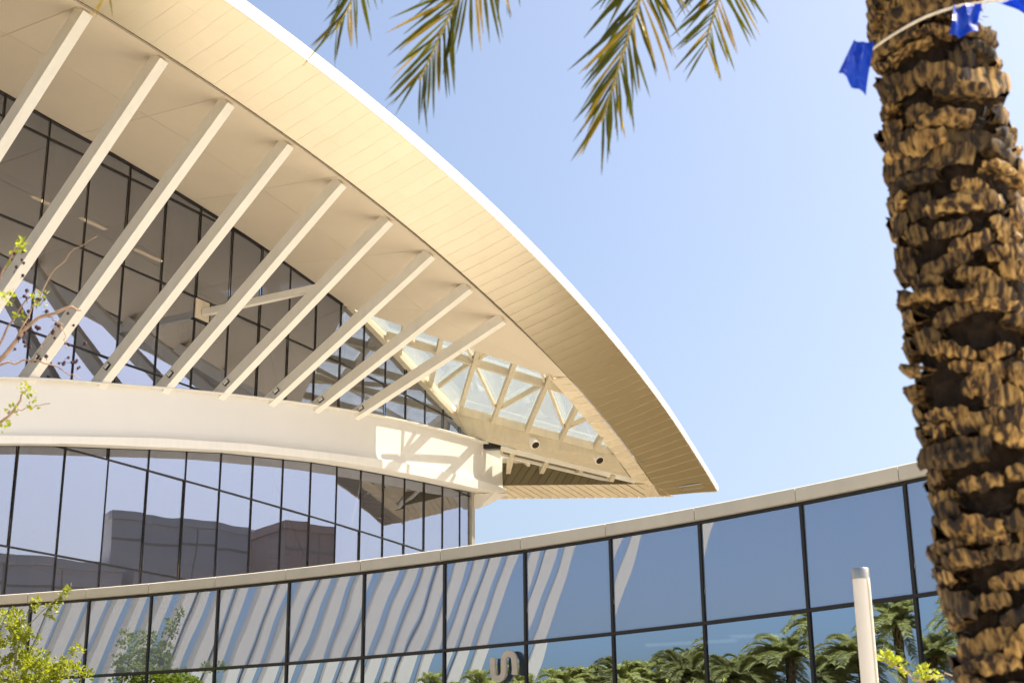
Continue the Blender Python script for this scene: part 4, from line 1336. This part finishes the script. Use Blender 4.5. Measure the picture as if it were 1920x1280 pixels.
# low saplings along the foot of the front glass; seen mostly as reflections
for (x, y, h, lab) in ((-3.6, 26.2, 3.1, 'slim sapling by the glass, left of the letters'), (1.2, 22.6, 3.0, 'slim sapling by the glass, right of the letters'), (2.9, 20.6, 3.15, 'slim sapling by the glass, nearest the lamp column'), (-6.6, 28.2, 3.55, 'slim sapling by the glass, next to the leafy tree')):
    rg = random.Random(int(x * 10))
    lim = [([(x, y, 0), (x + 0.05, y, h * 0.4), (x - 0.03, y, h * 0.7)], [0.03, 0.025, 0.016])]
    cl = []
    for k in range(5):
        a = rg.uniform(0, 6.28); r_ = rg.uniform(0.35, 0.75)
        tip = (x + r_ * math.cos(a), y + r_ * math.sin(a), h * rg.uniform(0.86, 1.02))
        lim.append(([(x - 0.02, y, h * rg.uniform(0.5, 0.7)), (x + 0.5 * r_ * math.cos(a), y + 0.5 * r_ * math.sin(a), h * 0.82), tip], (0.012, 0.004)))
        for j in range(4): cl.append((Vector(tip) + Vector((rg.gauss(0, 0.1), rg.gauss(0, 0.1), rg.gauss(0, 0.12))), 0.06, 5))
    branchtree('slim_sapling', (x, y, 0), lab, 'tree', lim, cl, 0.07, 'palebark', group='saplings at the foot of the glass')

# ================================================================== things seen mirrored in the glass
# row of palms on the plaza, left of the camera
def palm_crown_mesh(seed):
    rg = random.Random(seed)
    mb = MB()
    for k in range(40):
        a = 2 * math.pi * k / 40 * 2.4 + rg.uniform(-0.2, 0.2)
        L = rg.uniform(1.7, 2.4); e = rg.uniform(-0.1, 1.25)
        C = []
        for i in range(13):
            t = i / 12
            r_ = L * (t * math.cos(e) * (1 - 0.1 * t)); z = L * (t * math.sin(e) - 0.55 * t * t)
            C.append(Vector((r_ * math.cos(a), r_ * math.sin(a), z)))
        mb.tube(C, [0.03 * (1 - i / 13) + 0.004 for i in range(13)], 4, cap=False)
        for i in range(1, 13):
            for h_ in (0, 0.33, 0.66):
                p = C[i - 1].lerp(C[i], h_)
                ax = (C[i] - C[i - 1]).normalized()
                sd = ax.cross(Vector((0, 0, 1))).normalized()
                for s_ in (-1, 1):
                    dv = (ax * 0.7 + sd * s_ * 0.75 + Vector((0, 0, rg.uniform(0.0, 0.35)))).normalized()
                    LL = 0.42 * (1 - 0.5 * (i / 13) ** 2) * rg.uniform(0.8, 1.1)
                    wv = dv.cross(Vector((rg.uniform(-.4, .4), rg.uniform(-.4, .4), 1))).normalized() * 0.024
                    mb.add([p - wv, p + wv, p + dv * LL * 0.6 + wv, p + dv * LL - Vector((0, 0, 0.04)), p + dv * LL * 0.6 - wv], [(0, 1, 2, 3, 4)])
    return mb.mesh('palm_crown', MAT['farfrond'])
PC = [palm_crown_mesh(1), palm_crown_mesh(2)]
def ptrunk_mesh(h):
    mb = MB(); n = 40
    mb.tube([(0, 0, h * k / n) for k in range(n + 1)], [0.13 + 0.02 * (k % 2) for k in range(n + 1)], 12)
    return mb.mesh('palm_trunk', MAT['bark'], smooth=30)
PT = {}
plist = [(-14.2, 19.4, 6.5), (-13.2, 20.5, 5.5), (-15.0, 21.3, 5.2), (-12.8, 22.1, 4.9), (-14.6, 22.9, 4.9), (-13.2, 23.7, 4.7), (-12.6, 24.7, 4.4), (-13.0, 26.0, 4.2)]
plab = ['tallest mirrored plaza palm, beside the palm trunk in the glass', 'mirrored plaza palm just right of the lamp column', 'mirrored plaza palm just left of the lamp column', 'second mirrored plaza palm left of the lamp column',
        'third mirrored plaza palm left of the lamp column', 'mirrored plaza palm right of the sign letters', 'mirrored plaza palm behind the sign letters', 'leftmost and shortest mirrored plaza palm']
for (x, y, h), lab in zip(plist, plab):
    root = empty('plaza_palm', (x, y, 0), random.uniform(0, 6))
    tag(root, lab, 'palm tree', 'palms on the plaza')
    if h not in PT: PT[h] = ptrunk_mesh(h)
    link('trunk', PT[h], root)
    co_ = link('crown', random.choice(PC), root, (0, 0, h)); co_.scale = (0.80, 0.80, 0.80)
# leaning fin screen left of the camera (mirrored as stripes)
scr = empty('fin_screen', (-15.5, 28, 0))
tag(scr, 'screen of leaning beige fins, mirrored as stripes in the concave glass', 'screen')
mb = MB(); mb.box((0, 2, 0.3), (0.9, 16, 0.6)); mb.build('plinth', MAT['concrete'], scr)
mb = MB(); mb.box((0, 2, 13.0), (0.9, 16, 0.7)); mb.build('top_beam', MAT['fin'], scr)
for k in range(16):
    y0 = -2.1 + 0.55 * k + random.uniform(-0.08, 0.08)
    fm = MB(); fm.beam((0, y0, 0.6), (0, y0 - 4.4, 12.7), 0.40, 0.285 * random.uniform(0.75, 1.2), side=(1, 0, 0))
    fm.build('fin', MAT['fin'], scr)
# buildings across the road, mirrored in the hall's lower glass
def far_building(name, x, y, w, d, h, mat, label, rz=0.0, nw=8, nf=4):
    root = empty(name, (x, y, 0), rz); tag(root, label, 'building')
    mb = MB(); mb.box((0, 0, h / 2), (w, d, h)); wl = mb.build('wall', MAT[mat], root)
    mb = MB()
    for sx in (-1, 1): mb.box((sx * (w / 2 - 0.1), 0, h + 0.35), (0.5, d + 0.3, 0.7))
    for sy in (-1, 1): mb.box((0, sy * (d / 2 - 0.1), h + 0.353), (w - 0.4, 0.5, 0.7))
    mb.build('parapet', MAT[mat], root)
    # deep joints between wall panels
    for j in range(1, nf + 1):
        mb = MB(); mb.box((-w / 2 - 0.01, 0, h * j / nf - 1.6), (0.10, d + 0.06, 0.22)); mb.build('panel_joint', MAT['post'], wl)
    for i in range(1, nw):
        mb = MB(); mb.box((-w / 2 - 0.012, -d / 2 + d * i / nw, h / 2), (0.06, 0.12, h - 0.2)); mb.build('panel_joint', MAT['post'], wl)
    wm = MB(); wm.box((0, 0, 0), (0.12, d / nw * 0.62, h / nf * 0.32)); wme = wm.mesh('window', MAT['farglass'])
    fm_ = MB(); fm_.box((0, 0, 0), (0.2, d / nw * 0.72, 0.12)); fme = fm_.mesh('sill', MAT['coping'])
    for i in range(nw):
        o = link('window', wme, root, (-w / 2 - 0.03, -d / 2 + d * (i + 0.5) / nw, h * 0.4 / nf))
        link('sill', fme, o, (-0.03, 0, -h / nf * 0.16 - 0.07))
far_building('grey_office_block', 62, 85, 24, 24, 25.0, 'brick', 'tall grey office block across the road, mirrored in the lower glass', 0.0, 3, 3)
far_building('low_grey_annex', 62, 62, 24, 20, 20.6, 'brick', 'lower grey annex beside the office block, mirrored at the left of the glass', 0.0, 3, 3)
far_building('brown_tower_block', 45.9, 92.2, 7.8, 8, 24.4, 'tower', 'narrow brown block at the end of the grey office block, mirrored in the glass', 0.0, 3, 4)
